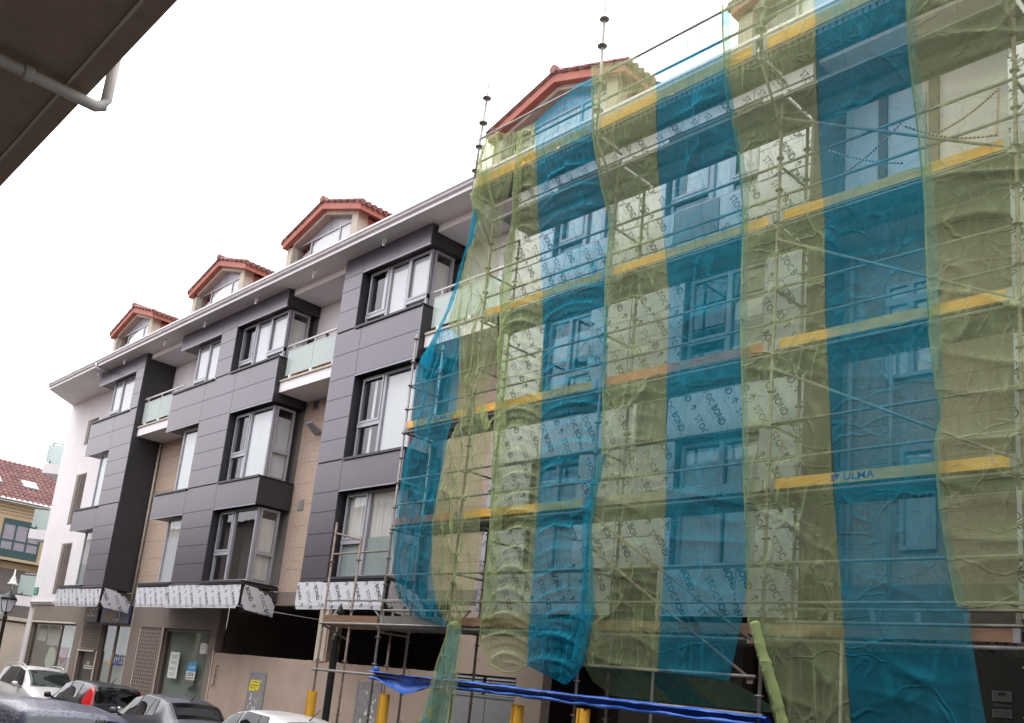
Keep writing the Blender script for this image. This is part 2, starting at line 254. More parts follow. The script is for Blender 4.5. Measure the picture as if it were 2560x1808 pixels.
# ------------------------------------------------------------------ mesh helpers
class MB:
    def __init__(s): s.v = []; s.f = []; s.m = []; s.sm = []; s.starts = []
    def quad(s, pts, mi=0, smooth=False):
        s.starts.append((len(s.v), len(s.f)))
        b = len(s.v); s.v += [tuple(map(float, p)) for p in pts]; s.f.append(tuple(range(b, b+len(pts)))); s.m.append(mi); s.sm.append(smooth); return s
    def box(s, x0, x1, y0, y1, z0, z1, mi=0, top=None):
        s.starts.append((len(s.v), len(s.f)))
        x0, x1 = min(x0,x1), max(x0,x1); y0, y1 = min(y0,y1), max(y0,y1); z0, z1 = min(z0,z1), max(z0,z1)
        b = len(s.v); s.v += [(x0,y0,z0),(x1,y0,z0),(x1,y1,z0),(x0,y1,z0),(x0,y0,z1),(x1,y0,z1),(x1,y1,z1),(x0,y1,z1)]
        for q in ((0,3,2,1),(4,5,6,7),(0,1,5,4),(1,2,6,5),(2,3,7,6),(3,0,4,7)): s.f.append(tuple(b+i for i in q)); s.m.append(mi); s.sm.append(False)
        return s
    def prism(s, poly, d, mi=0):
        """poly: list of 3D points (planar), extruded by vector d"""
        s.starts.append((len(s.v), len(s.f)))
        n = len(poly); b = len(s.v); s.v += [tuple(p) for p in poly] + [tuple(p[i]+d[i] for i in range(3)) for p in poly]
        s.f.append(tuple(range(b, b+n))); s.m.append(mi); s.sm.append(False); s.f.append(tuple(range(b+2*n-1, b+n-1, -1))); s.m.append(mi); s.sm.append(False)
        for i in range(n): s.f.append((b+i, b+n+i, b+n+(i+1)%n, b+(i+1)%n)); s.m.append(mi); s.sm.append(False)
        return s
    def tube(s, pts, r, n=8, mi=0, caps=True):
        s.starts.append((len(s.v), len(s.f)))
        pts = [Vector(p) for p in pts]; rings = []
        for i, p in enumerate(pts):
            d = (pts[min(i+1, len(pts)-1)] - pts[max(i-1, 0)]).normalized()
            a = d.cross(Vector((0,0,1)) if abs(d.z) < 0.9 else Vector((1,0,0))).normalized(); c = d.cross(a)
            rr = r[i] if isinstance(r, (list, tuple)) else r
            b = len(s.v); rings.append(b)
            for k in range(n): s.v.append(tuple(p + (a*math.cos(2*math.pi*k/n) + c*math.sin(2*math.pi*k/n))*rr))
        for q, w_ in zip(rings, rings[1:]):
            for k in range(n): s.f.append((q+k, q+(k+1)%n, w_+(k+1)%n, w_+k)); s.m.append(mi); s.sm.append(True)
        if caps:
            s.f.append(tuple(rings[0]+k for k in range(n-1,-1,-1))); s.m.append(mi); s.sm.append(False); s.f.append(tuple(rings[-1]+k for k in range(n))); s.m.append(mi); s.sm.append(False)
        return s
    def lathe(s, cx, cy, prof, n=16, mi=0, axis='z'):
        s.starts.append((len(s.v), len(s.f)))
        rings = []
        for r, z in prof:
            b = len(s.v); rings.append(b)
            for k in range(n):
                a = 2*math.pi*k/n
                s.v.append((cx+r*math.cos(a), cy+r*math.sin(a), z) if axis == 'z' else (cx+r*math.cos(a), z, cy+r*math.sin(a)))
        for q, w_ in zip(rings, rings[1:]):
            for k in range(n): s.f.append((q+k, q+(k+1)%n, w_+(k+1)%n, w_+k)); s.m.append(mi); s.sm.append(True)
        s.f.append(tuple(rings[0]+k for k in range(n-1,-1,-1))); s.m.append(mi); s.sm.append(False); s.f.append(tuple(rings[-1]+k for k in range(n))); s.m.append(mi); s.sm.append(False)
        return s
    def grid(s, P, mi=0, smooth=True):
        s.starts.append((len(s.v), len(s.f)))
        b = len(s.v); nv = len(P); nu = len(P[0])
        for row in P: s.v += [tuple(p) for p in row]
        for j in range(nv-1):
            for i in range(nu-1): s.f.append((b+j*nu+i, b+j*nu+i+1, b+(j+1)*nu+i+1, b+(j+1)*nu+i)); s.m.append(mi); s.sm.append(smooth)
        return s
    def split(s):
        """one MB per primitive"""
        out = []; st = s.starts+[(len(s.v), len(s.f))]
        for (v0, f0), (v1, f1) in zip(st, st[1:]):
            q = MB(); q.v = s.v[v0:v1]; q.f = [tuple(i-v0 for i in f) for f in s.f[f0:f1]]; q.m = s.m[f0:f1]; q.sm = s.sm[f0:f1]; out.append(q)
        return out
    def build(s, name, mats, parent=None):
        me = bpy.data.meshes.new(name); me.from_pydata(s.v, [], s.f)
        for m in (mats if isinstance(mats, (list, tuple)) else [mats]): me.materials.append(m)
        me.polygons.foreach_set('material_index', s.m); me.polygons.foreach_set('use_smooth', s.sm); me.update()
        o = bpy.data.objects.new(name, me); COL.objects.link(o)
        if parent is not None:
            o.parent = parent; o.matrix_parent_inverse = Matrix.Translation(-Vector(wloc(parent)))
        return o
def wloc(o): return Vector((0,0,0)) if o.type == 'MESH' else Vector(o.location)   # meshes are built in world coordinates
def tag(o, label=None, cat=None, group=None, kind=None):
    if label: o['label'] = label
    if cat: o['category'] = cat
    if group: o['group'] = group
    if kind: o['kind'] = kind
    return o
def thing(name, label, cat, loc=(0,0,0), group=None):
    o = bpy.data.objects.new(name, None); COL.objects.link(o); o.location = loc; o.empty_display_size = 0.2
    return tag(o, label, cat, group)
def part(name, mb, m, parent): return mb.build(name, m, parent)
def part_each(name, mb, m, parent):
    for q in mb.split(): q.build(name, m, parent)
def box(x0,x1,y0,y1,z0,z1): return MB().box(x0,x1,y0,y1,z0,z1)
def lerp(a, b, t): return a+(b-a)*t
def poly_at(P, t):
    """point at fraction t (by length) of a polyline"""
    d = [0.0]
    for a, b in zip(P, P[1:]): d.append(d[-1]+math.hypot(b[0]-a[0], b[1]-a[1]))
    q = t*d[-1]
    for i in range(len(P)-1):
        if q <= d[i+1] or i == len(P)-2:
            k = (q-d[i])/max(1e-9, d[i+1]-d[i]); return (lerp(P[i][0],P[i+1][0],k), lerp(P[i][1],P[i+1][1],k))
def text2d(s, bold=0.0, res=3):
    cu = bpy.data.curves.new('t', 'FONT'); cu.body = s; cu.size = 1.0; cu.offset = bold; cu.resolution_u = res
    ob = bpy.data.objects.new('t', cu); COL.objects.link(ob)
    me = ob.to_mesh() if False else bpy.data.meshes.new_from_object(ob.evaluated_get(bpy.context.evaluated_depsgraph_get()))
    v = [(p.co.x, p.co.y) for p in me.vertices]; f = [tuple(p.vertices) for p in me.polygons]
    bpy.data.objects.remove(ob, do_unlink=True); bpy.data.curves.remove(cu); bpy.data.meshes.remove(me)
    return v, f
_tc = {}
def text_on(mb, s, org, ux, uy, h, mi=0, width=None, bold=0.0, shear=0.0):
    """letters of cap height h from org along unit vector ux, up uy, added to mb"""
    key = (s, bold)
    if key not in _tc: _tc[key] = text2d(s, bold)
    v, f = _tc[key]; k = h/0.70; xs = [p[0] for p in v]
    kx = width/(max(xs)-min(xs)) if width else k; x0 = min(xs)
    b = len(mb.v); ux = Vector(ux); uy = Vector(uy); org = Vector(org)
    for x, y in v: mb.v.append(tuple(org + ux*((x-x0)*kx + shear*y*k) + uy*(y*k)))
    for q in f: mb.f.append(tuple(b+i for i in q)); mb.m.append(mi); mb.sm.append(False)

exec_later = []
# ------------------------------------------------------------------ the ground
o = MB().quad([(-900,-900,-0.15),(900,-900,-0.15),(900,900,-0.15),(-900,900,-0.15)]).build('ground', paving); tag(o, kind='structure')
o = MB().box(-120, 40, 2.6, 10.85, -0.14, 0.0).build('road', asphalt); tag(o, kind='structure')
o = MB().box(-58, -43.4, 10.86, 60, -0.14, 0.002).build('side_street', asphalt); tag(o, kind='structure')
o = MB().box(-43.0, 40, 11.0, 17.5, -0.14, 0.12).build('pavement', paving); tag(o, kind='structure')
o = MB().box(-43.15, 40, 10.86, 10.997, -0.14, 0.125).build('kerb', kerbm); tag(o, kind='structure')
o = MB().box(-120, 40, -4.0, 2.45, -0.14, 0.12).build('pavement', paving); tag(o, kind='structure')
o = MB().box(-120, 40, 2.453, 2.597, -0.14, 0.125).build('kerb', kerbm); tag(o, kind='structure')

# ------------------------------------------------------------------ the long apartment building
D, RW = 12.5, 13.65          # bay front plane, recess wall plane
B = thing('apartment_building', 'long apartment building with dark panelled bays and red dormers', 'building', (-24, 14, 0))
# levels
ZB, Z1T, P1, Z2T, P2, Z3B, Z3T, ZT = 4.54, 6.62, 7.45, 9.54, 10.26, 10.92, 12.43, 12.95
BAYS = [(-36.40,-32.14,'L'), (-29.30,-22.64,'M'), (-19.84,-16.36,'R'), (-13.56,-6.95,'N'), (-4.15,0.5,'E')]
# core walls
m = MB()
m.box(-42.63, -36.3, RW, RW+0.3, 4.15, 12.95)                      # white left end
for a, b_ in ((-32.2,-29.2),(-22.7,-19.8),(-16.4,-13.5),(-7.0,-4.1)): m.box(a, b_, RW, RW+0.3, 9.98, 12.75)
part_each('white_wall', m, white, B)
m = MB()
for a, b_ in ((-32.2,-29.2),(-22.7,-19.8),(-16.4,-13.5),(-7.0,-4.1)):
    m.box(a, b_, RW, RW+0.3, 4.42, 9.975)
part_each('granite_wall', m, granite, B)
m = MB()
for a, b_ in ((-32.0,-29.35),(-22.55,-19.9),(-16.3,-13.62),(-6.9,-4.2)):
    for z in (5.02, 5.62, 6.22, 6.82, 7.42, 8.02, 8.62, 9.22): m.box(a, b_, RW-0.0015, RW+0.001, z, z+0.012)
part_each('stone_joint', m, taupe, B)
part_each('plinth_band', MB().box(-32.18,-29.26,RW-0.02,RW+0.2,4.13,4.415).box(-16.34,-13.58,RW-0.02,RW+0.2,4.115,4.415).box(-6.93,-4.17,RW-0.02,RW+0.2,3.79,4.415).box(-22.62,-19.86,RW-0.02,RW+0.2,4.10,4.415).box(-22.62,-19.86,RW-0.05,RW+0.2,4.05,4.098), taupe, B)
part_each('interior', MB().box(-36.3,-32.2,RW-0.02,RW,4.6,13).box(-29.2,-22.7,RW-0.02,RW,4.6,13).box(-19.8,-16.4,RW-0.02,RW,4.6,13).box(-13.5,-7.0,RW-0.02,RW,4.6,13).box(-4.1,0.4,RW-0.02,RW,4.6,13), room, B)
# end wall at 45 degrees behind the left corner, back of the block
m = MB(); m.prism([(-42.63,RW,0.1),(-42.63,RW,12.95),(-48.5,19.5,12.95),(-48.5,19.5,0.1)], (0.25,0.25,0)); part('end_wall', m, white, B)
part('back_wall', MB().box(-48.3,0.5,24,24.3,0,12.9), white, B)
# wall box under the eave (slab edge of the recesses) and eave soffit
m = MB()
for a, b_ in ((-32.12,-29.32),(-22.62,-19.86),(-16.34,-13.58),(-6.93,-4.17)):
    m.box(a, b_, 12.67, 13.645, 12.76, 12.945)
    m.box(a, b_, 12.67, 13.645, 9.85, 10.14)
part_each('balcony_slab', m, white, B)
part_each('slab_trim', MB().box(-32.1,-29.33,12.63,13.6,10.145,10.2).box(-22.6,-19.87,12.63,13.6,10.145,10.2).box(-16.32,-13.6,12.63,13.6,10.145,10.2).box(-6.9,-4.2,12.63,13.6,10.145,10.2), conc, B)
part('light_stop_slab', MB().box(-42.4,0.4,14.21,24.0,12.96,13.1), dark, B)  # unseen slab, added to keep daylight out of the hollow block
m = MB()   # soffit: outer edge near Y=11.72, flat underside, chamfered left end
def eave(y0, y1, z0, z1, mi=0):
    xl0 = -42.63+ (RW-y0)*1.0+0.05; xl1 = -42.63+(RW-y1)*1.0+0.05
    m.prism([(xl0,y0,z0),(2,y0,z0),(2,y1,z0),(xl1,y1,z0)], (0,0,z1-z0), mi)
eave(12.04, 14.2, 12.95, 13.10)
part('soffit', m, soffm, B)
m = MB(); eave(12.005, 12.039, 12.94, 13.06); part('eave_moulding', m, gut, B)
m = MB()
prof = [(12.004,13.03),(11.975,13.03),(11.94,13.045),(11.925,13.075),(11.945,13.082),(11.945,13.11),(11.90,13.118),(11.895,13.165),(11.93,13.18),(12.12,13.185)]
for i in range(len(prof)-1):
    (ya,za),(yb,zb) = prof[i], prof[i+1]
    m.quad([(-42.58+RW-ya,ya,za),(2,ya,za),(2,yb,zb),(-42.58+RW-yb,yb,zb)])
m.prism([(-42.58+RW-y,y,z) for y, z in prof], (0.01,-0.01,0))
part('gutter', m, gut, B)
m = MB(); m.tube([(-35.6,11.96,13.10),(-35.6,11.965,12.93),(-35.6,12.0,12.88),(-35.6,12.45,12.84)],0.045,10); part('gutter_outlet', m, gut, B)
# main roof, low behind the gutter
def tiles(mb, o0, du, dv, nu, nv, hgt=0.05, wave=0.21, row=0.36, mi=0):
    """barrel tile field: waves along du, stepped courses along dv (up the slope)"""
    o0 = Vector(o0); du = Vector(du); dv = Vector(dv); lu, lv = du.length, dv.length; eu, ev = du/lu, dv/lv; nn = eu.cross(ev); nn = nn if nn.z > 0 else -nn
    nw = max(1, int(lu/wave)); rows = max(1, int(lv/row)); P = []
    us = [i/(nw*6) for i in range(nw*6+1)]
    for j in range(rows):
        for e in (0.0, 0.97):
            P.append([o0 + eu*(lu*u) + ev*((j+e)*lv/rows) + nn*(hgt*abs(math.sin(math.pi*nw*u))**0.8*1.3 + 0.035*(1-e) + 0.012*noise.noise((u*lu*3, j*2.1, 0.3))) for u in us])
    mb.grid(P, mi, False)
m = MB(); tiles(m, (-40.5,12.14,13.18), (42.5,0,0), (0,6.5,2.55), 0, 0, row=0.5, wave=0.3); part('roof', m, tile, B)
# white cable hooks under the eave
for hx in (-36.05,-33.55,-30.15,-27.25,-24.05,-21.0,-17.9):
    m = MB(); z0 = 12.955; y0 = 12.25
    m.tube([(hx-0.05,y0,z0),(hx-0.05,y0,z0-0.17),(hx-0.035,y0,z0-0.215),(hx,y0,z0-0.235),(hx+0.035,y0,z0-0.215),(hx+0.05,y0,z0-0.17),(hx+0.05,y0,z0)],0.016,6)
    part('cable_hook', m, plasticw, B)

# ---- windows
def window(x0, x1, z0, z1, y=12.74, cols=(), trans=(), shade='blind', dim=0.0, sash=None, fr=alu, gl=glass, name='window', parent=None, split=None):
    """front window in plane y; cols: mullion x list; trans: (xa, xb, z) bars"""
    P = parent or B; t = 0.06; m = MB(); d0, d1 = y-0.02, y+0.06
    m.box(x0,x1,d0,d1,z0,z0+t); m.box(x0,x1,d0,d1,z1-t,z1); m.box(x0,x0+t,d0,d1,z0+t,z1-t); m.box(x1-t,x1,d0,d1,z0+t,z1-t)
    for c in cols: m.box(c-0.045,c+0.045,d0-0.004,d1,z0+t,z1-t)
    for a, b_, z in trans: m.box(a,b_,d0-0.012,d1,z-0.055,z+0.055)
    if sash:
        for a, b_, za, zb in sash:
            q = 0.05; m.box(a,b_,d0-0.025,d0,za,za+q); m.box(a,b_,d0-0.025,d0,zb-q,zb); m.box(a,a+q,d0-0.025,d0,za+q,zb-q); m.box(b_-q,b_,d0-0.025,d0,za+q,zb-q)
    wd = m.build(name, fr, P)
    pn = MB().quad([(x0+t,y+0.02,z0+t),(x1-t,y+0.02,z0+t),(x1-t,y+0.02,z1-t),(x0+t,y+0.02,z1-t)]).build('pane', gl, wd)
    if shade:
        for a, b_, za, zb, mm in (shade if isinstance(shade, list) else [(x0+t,x1-t,z0+t,z1-t,shade)]):
            nm = {'blind':'blind','curtain':'curtain','frost':'frosted_film','box':'shutter_box'}[mm]
            k = MB(); yy = y+0.045
            if mm == 'curtain':
                n = max(8, int((b_-a)*30)); k.grid([[(lerp(a,b_,i/n), yy+0.03+0.022*math.sin(i*1.9+math.sin(i*0.6)), z) for i in range(n+1)] for z in (za, zb)])
            else: k.box(a,b_,yy,yy+0.01,za,zb)
            k.build(nm, {'blind':blind,'curtain':curtain,'frost':frosted,'box':greyboard}[mm], wd)
    return wd
def side_window(xp, y0, y1, z0, z1, trans=None, shade='blind'):
    t = 0.06; m = MB(); a, b_ = xp-0.06, xp+0.02
    m.box(a,b_,y0,y1,z0,z0+t); m.box(a,b_,y0,y1,z1-t,z1); m.box(a,b_,y0,y0+t,z0+t,z1-t); m.box(a,b_,y1-t,y1,z0+t,z1-t)
    if trans: m.box(a,b_+0.01,y0+t,y1-t,trans-0.05,trans+0.05)
    wd = m.build('side_window', alu, B)
    MB().quad([(xp,y0+t,z0+t),(xp,y1-t,z0+t),(xp,y1-t,z1-t),(xp,y0+t,z1-t)]).build('pane', glass, wd)
    if shade: MB().box(xp-0.09,xp-0.08,y0+t,y1-t,z0+t+ (z1-z0)*0.02,z1-t-(z1-z0)*0.1).build('blind', curtain if shade=='curtain' else blind, wd)

# ---- cladding bays
JOINTS = [4.54,5.09,5.63,6.17,6.70,7.45,7.99,8.53,9.07,9.60,10.26,10.92,11.47,12.03,12.43]
def bay(x0, x1, colu, colt, left_open, right_open, left_w=None):
    """dark panels: parapet bands, a column colu (lower floors) / colt (top floor); solid boxes back to the recess wall"""
    m = MB(); sm = MB(); g = 0.007
    def panel(a, b_, za, zb):
        # front sheet split by joints; mi 0
        m.box(a+g, b_-g, D, D+0.03, za+g, zb-g)
    def solid(a, b_, za, zb, y0=D+0.031): sm.box(a, b_, y0, RW-0.03, za, zb)
    cu0, cu1 = colu; ct0, ct1 = colt
    # parapet bands
    for za, zb, zj in ((Z1T+0.04, P1-0.03, ()), (Z2T+0.06, Z3B-0.04, (10.26,))):
        ed = [za, *zj, zb]
        xs = sorted(set([x0, cu0, cu1, x1])) if x0 < cu0-0.1 else sorted(set([x0, cu1, x1]))
        xs = [x for i, x in enumerate(xs) if i == 0 or x-xs[i-1] > 0.05]
        for a, b_ in zip(xs, xs[1:]):
            for p, q in zip(ed, ed[1:]): panel(a, b_, p, q)
        solid(x0+0.01, x1-0.01, za+0.01, zb-0.0)
    # bottom edge strip and top band
    xs = [x for x in sorted(set([x0, ct0, ct1, x1]))]
    xs = [x for i, x in enumerate(xs) if i == 0 or x-xs[i-1] > 0.05]
    for a, b_ in zip(xs, xs[1:]): panel(a, b_, Z3T, ZT)
    solid(x0+0.05, x1-0.01, Z3T+0.01, ZT-0.003)
    solid(x0+0.01, x1-0.01, 4.44, ZB-0.01)
    m.box(x0, x1, D-0.01, D+0.03, 4.47, ZB-0.01)
    # columns
    for za, zb in zip(JOINTS, JOINTS[1:]):
        if zb <= Z1T+0.2 or (za >= P1-0.02 and zb <= Z2T+0.1): panel(cu0, cu1, za, min(zb, Z1T+0.04) if za < Z1T else zb)
        elif za >= Z3B-0.02 and zb <= Z3T+0.01: panel(ct0, ct1, za, zb)
    solid(cu0+0.01, cu1-0.01, ZB, Z1T+0.05); solid(cu0+0.01, cu1-0.01, P1-0.03, Z2T+0.07); solid(ct0+0.01, ct1-0.01, Z3B-0.05, Z3T+0.02)
    part('cladding', m, clad, B); part('bay_body', sm, cladside, B)
    # pale bottom lips of the bands, dark sill caps
    t = MB(); c = MB()
    for z in (Z1T+0.005, Z2T+0.02, Z3T-0.03):
        for a, b_ in ((x0, cu0 if z < 12 else ct0), (cu1 if z < 12 else ct1, x1)):
            if b_-a > 0.3: t.box(a, b_, D-0.004, D+0.03, z, z+0.034)
    t.box(x1-0.012, x1+0.003, D-0.003, D+0.02, P1+0.0, Z2T) if not right_open else t.box(x1-0.012, x1+0.003, D-0.003, D+0.02, Z1T+0.05, P1-0.03).box(x1-0.012, x1+0.003, D-0.003, D+0.02, Z2T+0.06, Z3B-0.04)
    part_each('panel_lip', t, trim, B)
    for z in (P1-0.025, Z3B-0.035, ZB-0.005):
        for a, b_ in ((x0-0.02, cu0 if z < 10 else ct0), (cu1 if z < 10 else ct1, x1+0.02)):
            if b_-a > 0.3:
                c.box(a, b_, D-0.045, RW-0.05, z, z+0.028)
                c.box(a, b_, D-0.045, D-0.03, z-0.03, z-0.001)
    part_each('sill_cap', c, cladside, B)
# left bay
bay(-36.40, -32.14, (-34.02,-32.14), (-32.84,-32.14), True, False)
part('bay_side', MB().box(-32.141,-32.10,12.54,RW-0.01,4.45,12.94), cladside, B)
window(-35.30,-34.03, ZB+0.03, Z1T, shade=[(-35.24,-34.09,4.6,5.4,'frost'),(-35.24,-34.09,5.4,6.5,'curtain')], cols=())
window(-35.30,-34.03, P1+0.0, Z2T, shade=[(-35.24,-34.09,7.5,9.42,'blind')])
window(-35.30,-32.85, Z3B, Z3T, cols=(-34.45,), trans=((-35.3,-34.45,11.2),), shade=[(-35.24,-32.91,10.97,12.33,'blind')])
# middle bay
bay(-29.30, -22.64, (-26.94,-25.0), (-26.42,-25.44), True, True)
for z0, z1, sh in ((ZB+0.03, Z1T, [(-28.30,-27.02,4.6,6.0,'blind'),(-28.30,-27.02,6.0,6.55,'curtain')]), (P1, Z2T, [(-28.3,-27.02,7.5,9.42,'blind')])):
    window(-28.36,-26.96, z0, z1, cols=(-27.2,), trans=((-27.2,-26.96,z0+0.85),), shade=sh)
window(-28.36,-26.44, Z3B, Z3T, cols=(-27.55,), trans=((-28.36,-27.55,11.2),), shade=[(-28.3,-26.5,10.97,12.33,'blind')])
for z0, z1, k in ((ZB+0.03, Z1T, 0), (P1, Z2T, 1)):
    zt = z0+0.82
    sh = [(-24.0,-22.85,z0+0.06,z1-0.10,'blind'),(-24.28,-24.05,z0+0.06,z1-0.12,'blind')] if k else None
    window(-24.93,-22.82, z0, z1, cols=(-24.05,), trans=((-24.93,-24.05,zt),), sash=((-24.90,-24.09,zt+0.05,z1-0.05),), shade=sh)
    side_window(-22.82, 12.82, 13.42, z0, z1, zt, 'curtain' if k == 0 else 'blind')
window(-25.40,-22.82, Z3B, Z3T, cols=(-24.55,-23.75), trans=((-25.4,-24.55,11.22),(-23.75,-22.82,11.22)), sash=((-25.37,-24.59,11.26,12.38),(-23.71,-22.8,11.26,12.38)), shade=[(-24.78,-24.6,10.97,12.33,'blind'),(-24.5,-22.82,10.97,12.33,'blind')])
side_window(-22.82, 12.82, 13.42, Z3B, Z3T, None, 'curtain')
# right bay
bay(-19.84, -16.36, (-19.84,-18.72), (-19.84,-19.02), False, True)
for z0, z1, k in ((ZB+0.03, Z1T, 0), (P1, Z2T, 1)):
    zt = z0+0.86
    sh = [(-18.1,-16.54,z0+0.06,z1-0.10,'blind'),(-18.2,-17.78,z0+0.06,z1-0.10,'blind')] if k else [(-18.6,-16.54,z0+0.95,z1-0.06,'curtain'),(-18.6,-16.54,z0+0.06,z0+0.95,'frost')]
    window(-18.64,-16.54, z0, z1, cols=(-17.72,), trans=((-18.64,-17.72,zt),), sash=((-18.6,-17.77,zt+0.05,z1-0.05),), shade=sh)
    side_window(-16.54, 12.82, 13.42, z0, z1, zt)
window(-18.94,-16.54, Z3B, Z3T, cols=(-18.1,-17.35), trans=((-18.94,-18.1,11.22),(-17.35,-16.54,11.22)), sash=((-18.9,-18.15,11.26,12.38),(-17.3,-16.52,11.26,12.38)), shade=[(-18.4,-18.12,10.97,12.33,'blind'),(-18.05,-16.54,10.97,12.33,'blind')])
side_window(-16.54, 12.82, 13.42, Z3B, Z3T, None, 'curtain')
# narrow windows with brown reveals in the white end wall and recess walls
def slit(x0, x1, z0, z1, y=RW):
    m = MB(); m.box(x0,x1,y-0.008,y-0.002,z0,z1,0); m.box(x0+0.28*(x1-x0),x1-0.06,y-0.02,y-0.009,z0+0.04,z1-0.05,1); m.box(x0+0.5*(x1-x0),x0+0.56*(x1-x0),y-0.03,y-0.021,z0+0.05,z1-0.06,2)
    o = m.build('slit_window', [taupe, dark, taupe], B); return o
slit(-40.15,-38.98, 10.8, 11.9); slit(-40.2,-39.05, 7.35, 9.5); slit(-40.25,-39.1, 4.45, 6.55)
slit(-29.98,-29.36, 7.4, 9.35); slit(-29.98,-29.36, 4.55, 6.5); slit(-30.1,-29.4, 10.3, 12.0); slit(-20.2,-19.9,10.3,12.1)
for xa, za in ((-22.30,9.56),(-22.30,6.68),(-21.1,12.0)):
    part('wall_vent', MB().box(xa,xa+0.26,RW-0.02,RW-0.001,za,za+0.26).box(xa-0.02,xa+0.28,RW-0.012,RW-0.003,za-0.02,za+0.28), [zinc], B)
part_each('vent_opening', MB().box(-22.27,-22.05,RW-0.03,RW-0.021,9.59,9.80).box(-21.08,-20.9,RW-0.03,RW-0.021,12.03,12.24), dark, B)
part('tilted_window', MB().prism([(-21.95,13.60,8.78),(-21.55,13.60,8.78),(-21.62,13.25,9.0),(-21.9,13.25,9.0)],(0,0.02,0.04)), alu, B)
part('downpipe', MB().tube([(-32.02,13.56,4.2),(-32.02,13.56,9.8)],0.04,8), conc, B)
# ---- top floor balcony railings
def railing(x0, x1, z=10.2, y=12.72, end=True):
    m = MB(); m.tube([(x0-0.05,y,z+1.02),(x1+0.35,y,z+1.02)],0.028,8); m.tube([(x0,y-0.005,z+0.86),(x1,y-0.005,z+0.86)],0.016,6)
    n = 3
    for i in range(n):
        xx = lerp(x0+0.25, x1-0.25, i/(n-1)); m.tube([(xx,y,z+0.86),(xx,y,z+1.0)],0.016,6); m.box(xx-0.05,xx+0.05,y-0.02,y+0.05,z+0.0,z+0.13)
    r = m.build('railing', gut, B)
    g = MB()
    k = 2
    for i in range(k): g.box(lerp(x0,x1,i/k)+0.01, lerp(x0,x1,(i+1)/k)-0.01, y-0.01, y+0.004, z+0.12, z+0.86)
    g.build('glass_panel', frosted, r)
railing(-32.0,-29.35); railing(-22.5,-19.9); railing(-16.22,-13.6)
# ---- dormers
def dormer(xa, k):
    """xa: apex x. fascia front at 13.4, posts, recessed gable with window, tiled roof"""
    yf = 13.4; ze, zp, hw = 15.5, 16.2, 2.08; th = 0.20
    m = MB()   # concrete posts and gable frame
    yp = yf+0.17
    m.box(xa-2.02, xa-1.72, yp, yp+0.35, 13.3, ze-0.09); m.box(xa+1.46, xa+1.77, yp, yp+0.35, 13.3, ze-0.09)
    def slope(x): return zp-(zp-ze)*abs(x-xa)/hw
    m.prism([(xa-2.0,yp,slope(xa-2.0)-th),(xa,yp,zp-th),(xa+1.76,yp,slope(xa+1.76)-th),(xa+1.48,yp,slope(xa+1.48)-th-0.10),(xa,yp,zp-th-0.12),(xa-1.74,yp,slope(xa-1.74)-th-0.10)], (0,0.345,0))
    d = m.build('dormer', conc, B)
    f = MB()   # terracotta barge boards and soffits
    f.prism([(xa-hw,yf,ze-th),(xa,yf,zp-th),(xa+hw,yf,ze-th),(xa+hw,yf,ze),(xa,yf,zp),(xa-hw,yf,ze)], (0,0.22,0))
    f.box(xa+hw-0.01, xa+hw, yf+0.221, yf+3.6, ze-th+0.0, ze); f.box(xa-hw, xa-hw+0.01, yf+0.221, yf+3.6, ze-th, ze)
    f.prism([(xa-hw+0.01,yf+0.221,ze-th+0.01),(xa,yf+0.221,zp-th+0.01),(xa+hw-0.01,yf+0.221,ze-th+0.01),(xa+hw-0.01,yf+0.221,ze-0.02),(xa,yf+0.221,zp-0.02),(xa-hw+0.01,yf+0.221,ze-0.02)], (0,3.3,0))
    f.build('barge_board', terra, d)
    for a_ in (xa+1.5, xa-2.0): MB().box(a_, a_+0.25, yp+0.351, yf+3.4, 13.3, ze-th+0.03).build('side_wall', terra, d)
    r = MB()
    for s_ in (-1, 1):
        tiles(r, (xa, yf-0.06, zp+0.035), (0,3.4,0), (s_*(hw+0.07), 0, -(zp-ze)*(hw+0.07)/hw), 0, 0, hgt=0.055, wave=0.20, row=0.34)
        # rounded tile ends along the eave and front verge caps
        for i in range(17): r.tube([(xa+s_*(hw-0.22), yf+0.04+i*0.2, ze+0.10),(xa+s_*(hw+0.10), yf+0.04+i*0.2, ze-0.005)],0.075,8)
        for i in range(6):
            t0, t1 = i/6, (i+1)/6+0.02
            r.tube([(xa+s_*hw*t0, yf+0.02, lerp(zp,ze,t0)+0.075),(xa+s_*hw*t1, yf+0.02, lerp(zp,ze,t1)+0.055)],[0.062,0.075],8)
    r.tube([(xa,yf-0.08,zp+0.10),(xa,yf+3.4,zp+0.10)],0.11,10)
    r.build('roof_tiles', tile, d)
    y = yp+0.22; zw = ze-0.10; wx0, wx1 = xa-1.72, xa+1.46
    MB().prism([(wx0,y,zw),(wx0,y,slope(wx0)-th),(xa,y,zp-th-0.05),(wx1,y,slope(wx1)-th),(wx1,y,zw)], (0,0.03,0)).build('gable_panel', trim, d)
    MB().box(xa+0.02,xa+0.035,y-0.003,y,zw,zp-th-0.1).build('panel_joint', cladside, d)
    q = MB(); t = 0.06; y2 = y-0.04
    q.box(wx0,wx1,y2,y,13.45,13.5); q.box(wx0,wx1,y2,y,zw-0.06,zw)
    for xx in (wx0, xa-0.95, xa+0.58, wx1-t): q.box(xx,xx+t,y2,y,13.5,zw-0.06)
    q.build('dormer_window', alu, d)
    MB().quad([(wx0+t,y2+0.02,13.5),(wx1-t,y2+0.02,13.5),(wx1-t,y2+0.02,zw-0.06),(wx0+t,y2+0.02,zw-0.06)]).build('pane', glass, d)
    MB().box(xa-0.85,wx1,y+0.01,y+0.02,13.5,zw-0.07).build('curtain', curtain if k % 2 else blind, d)
    return d
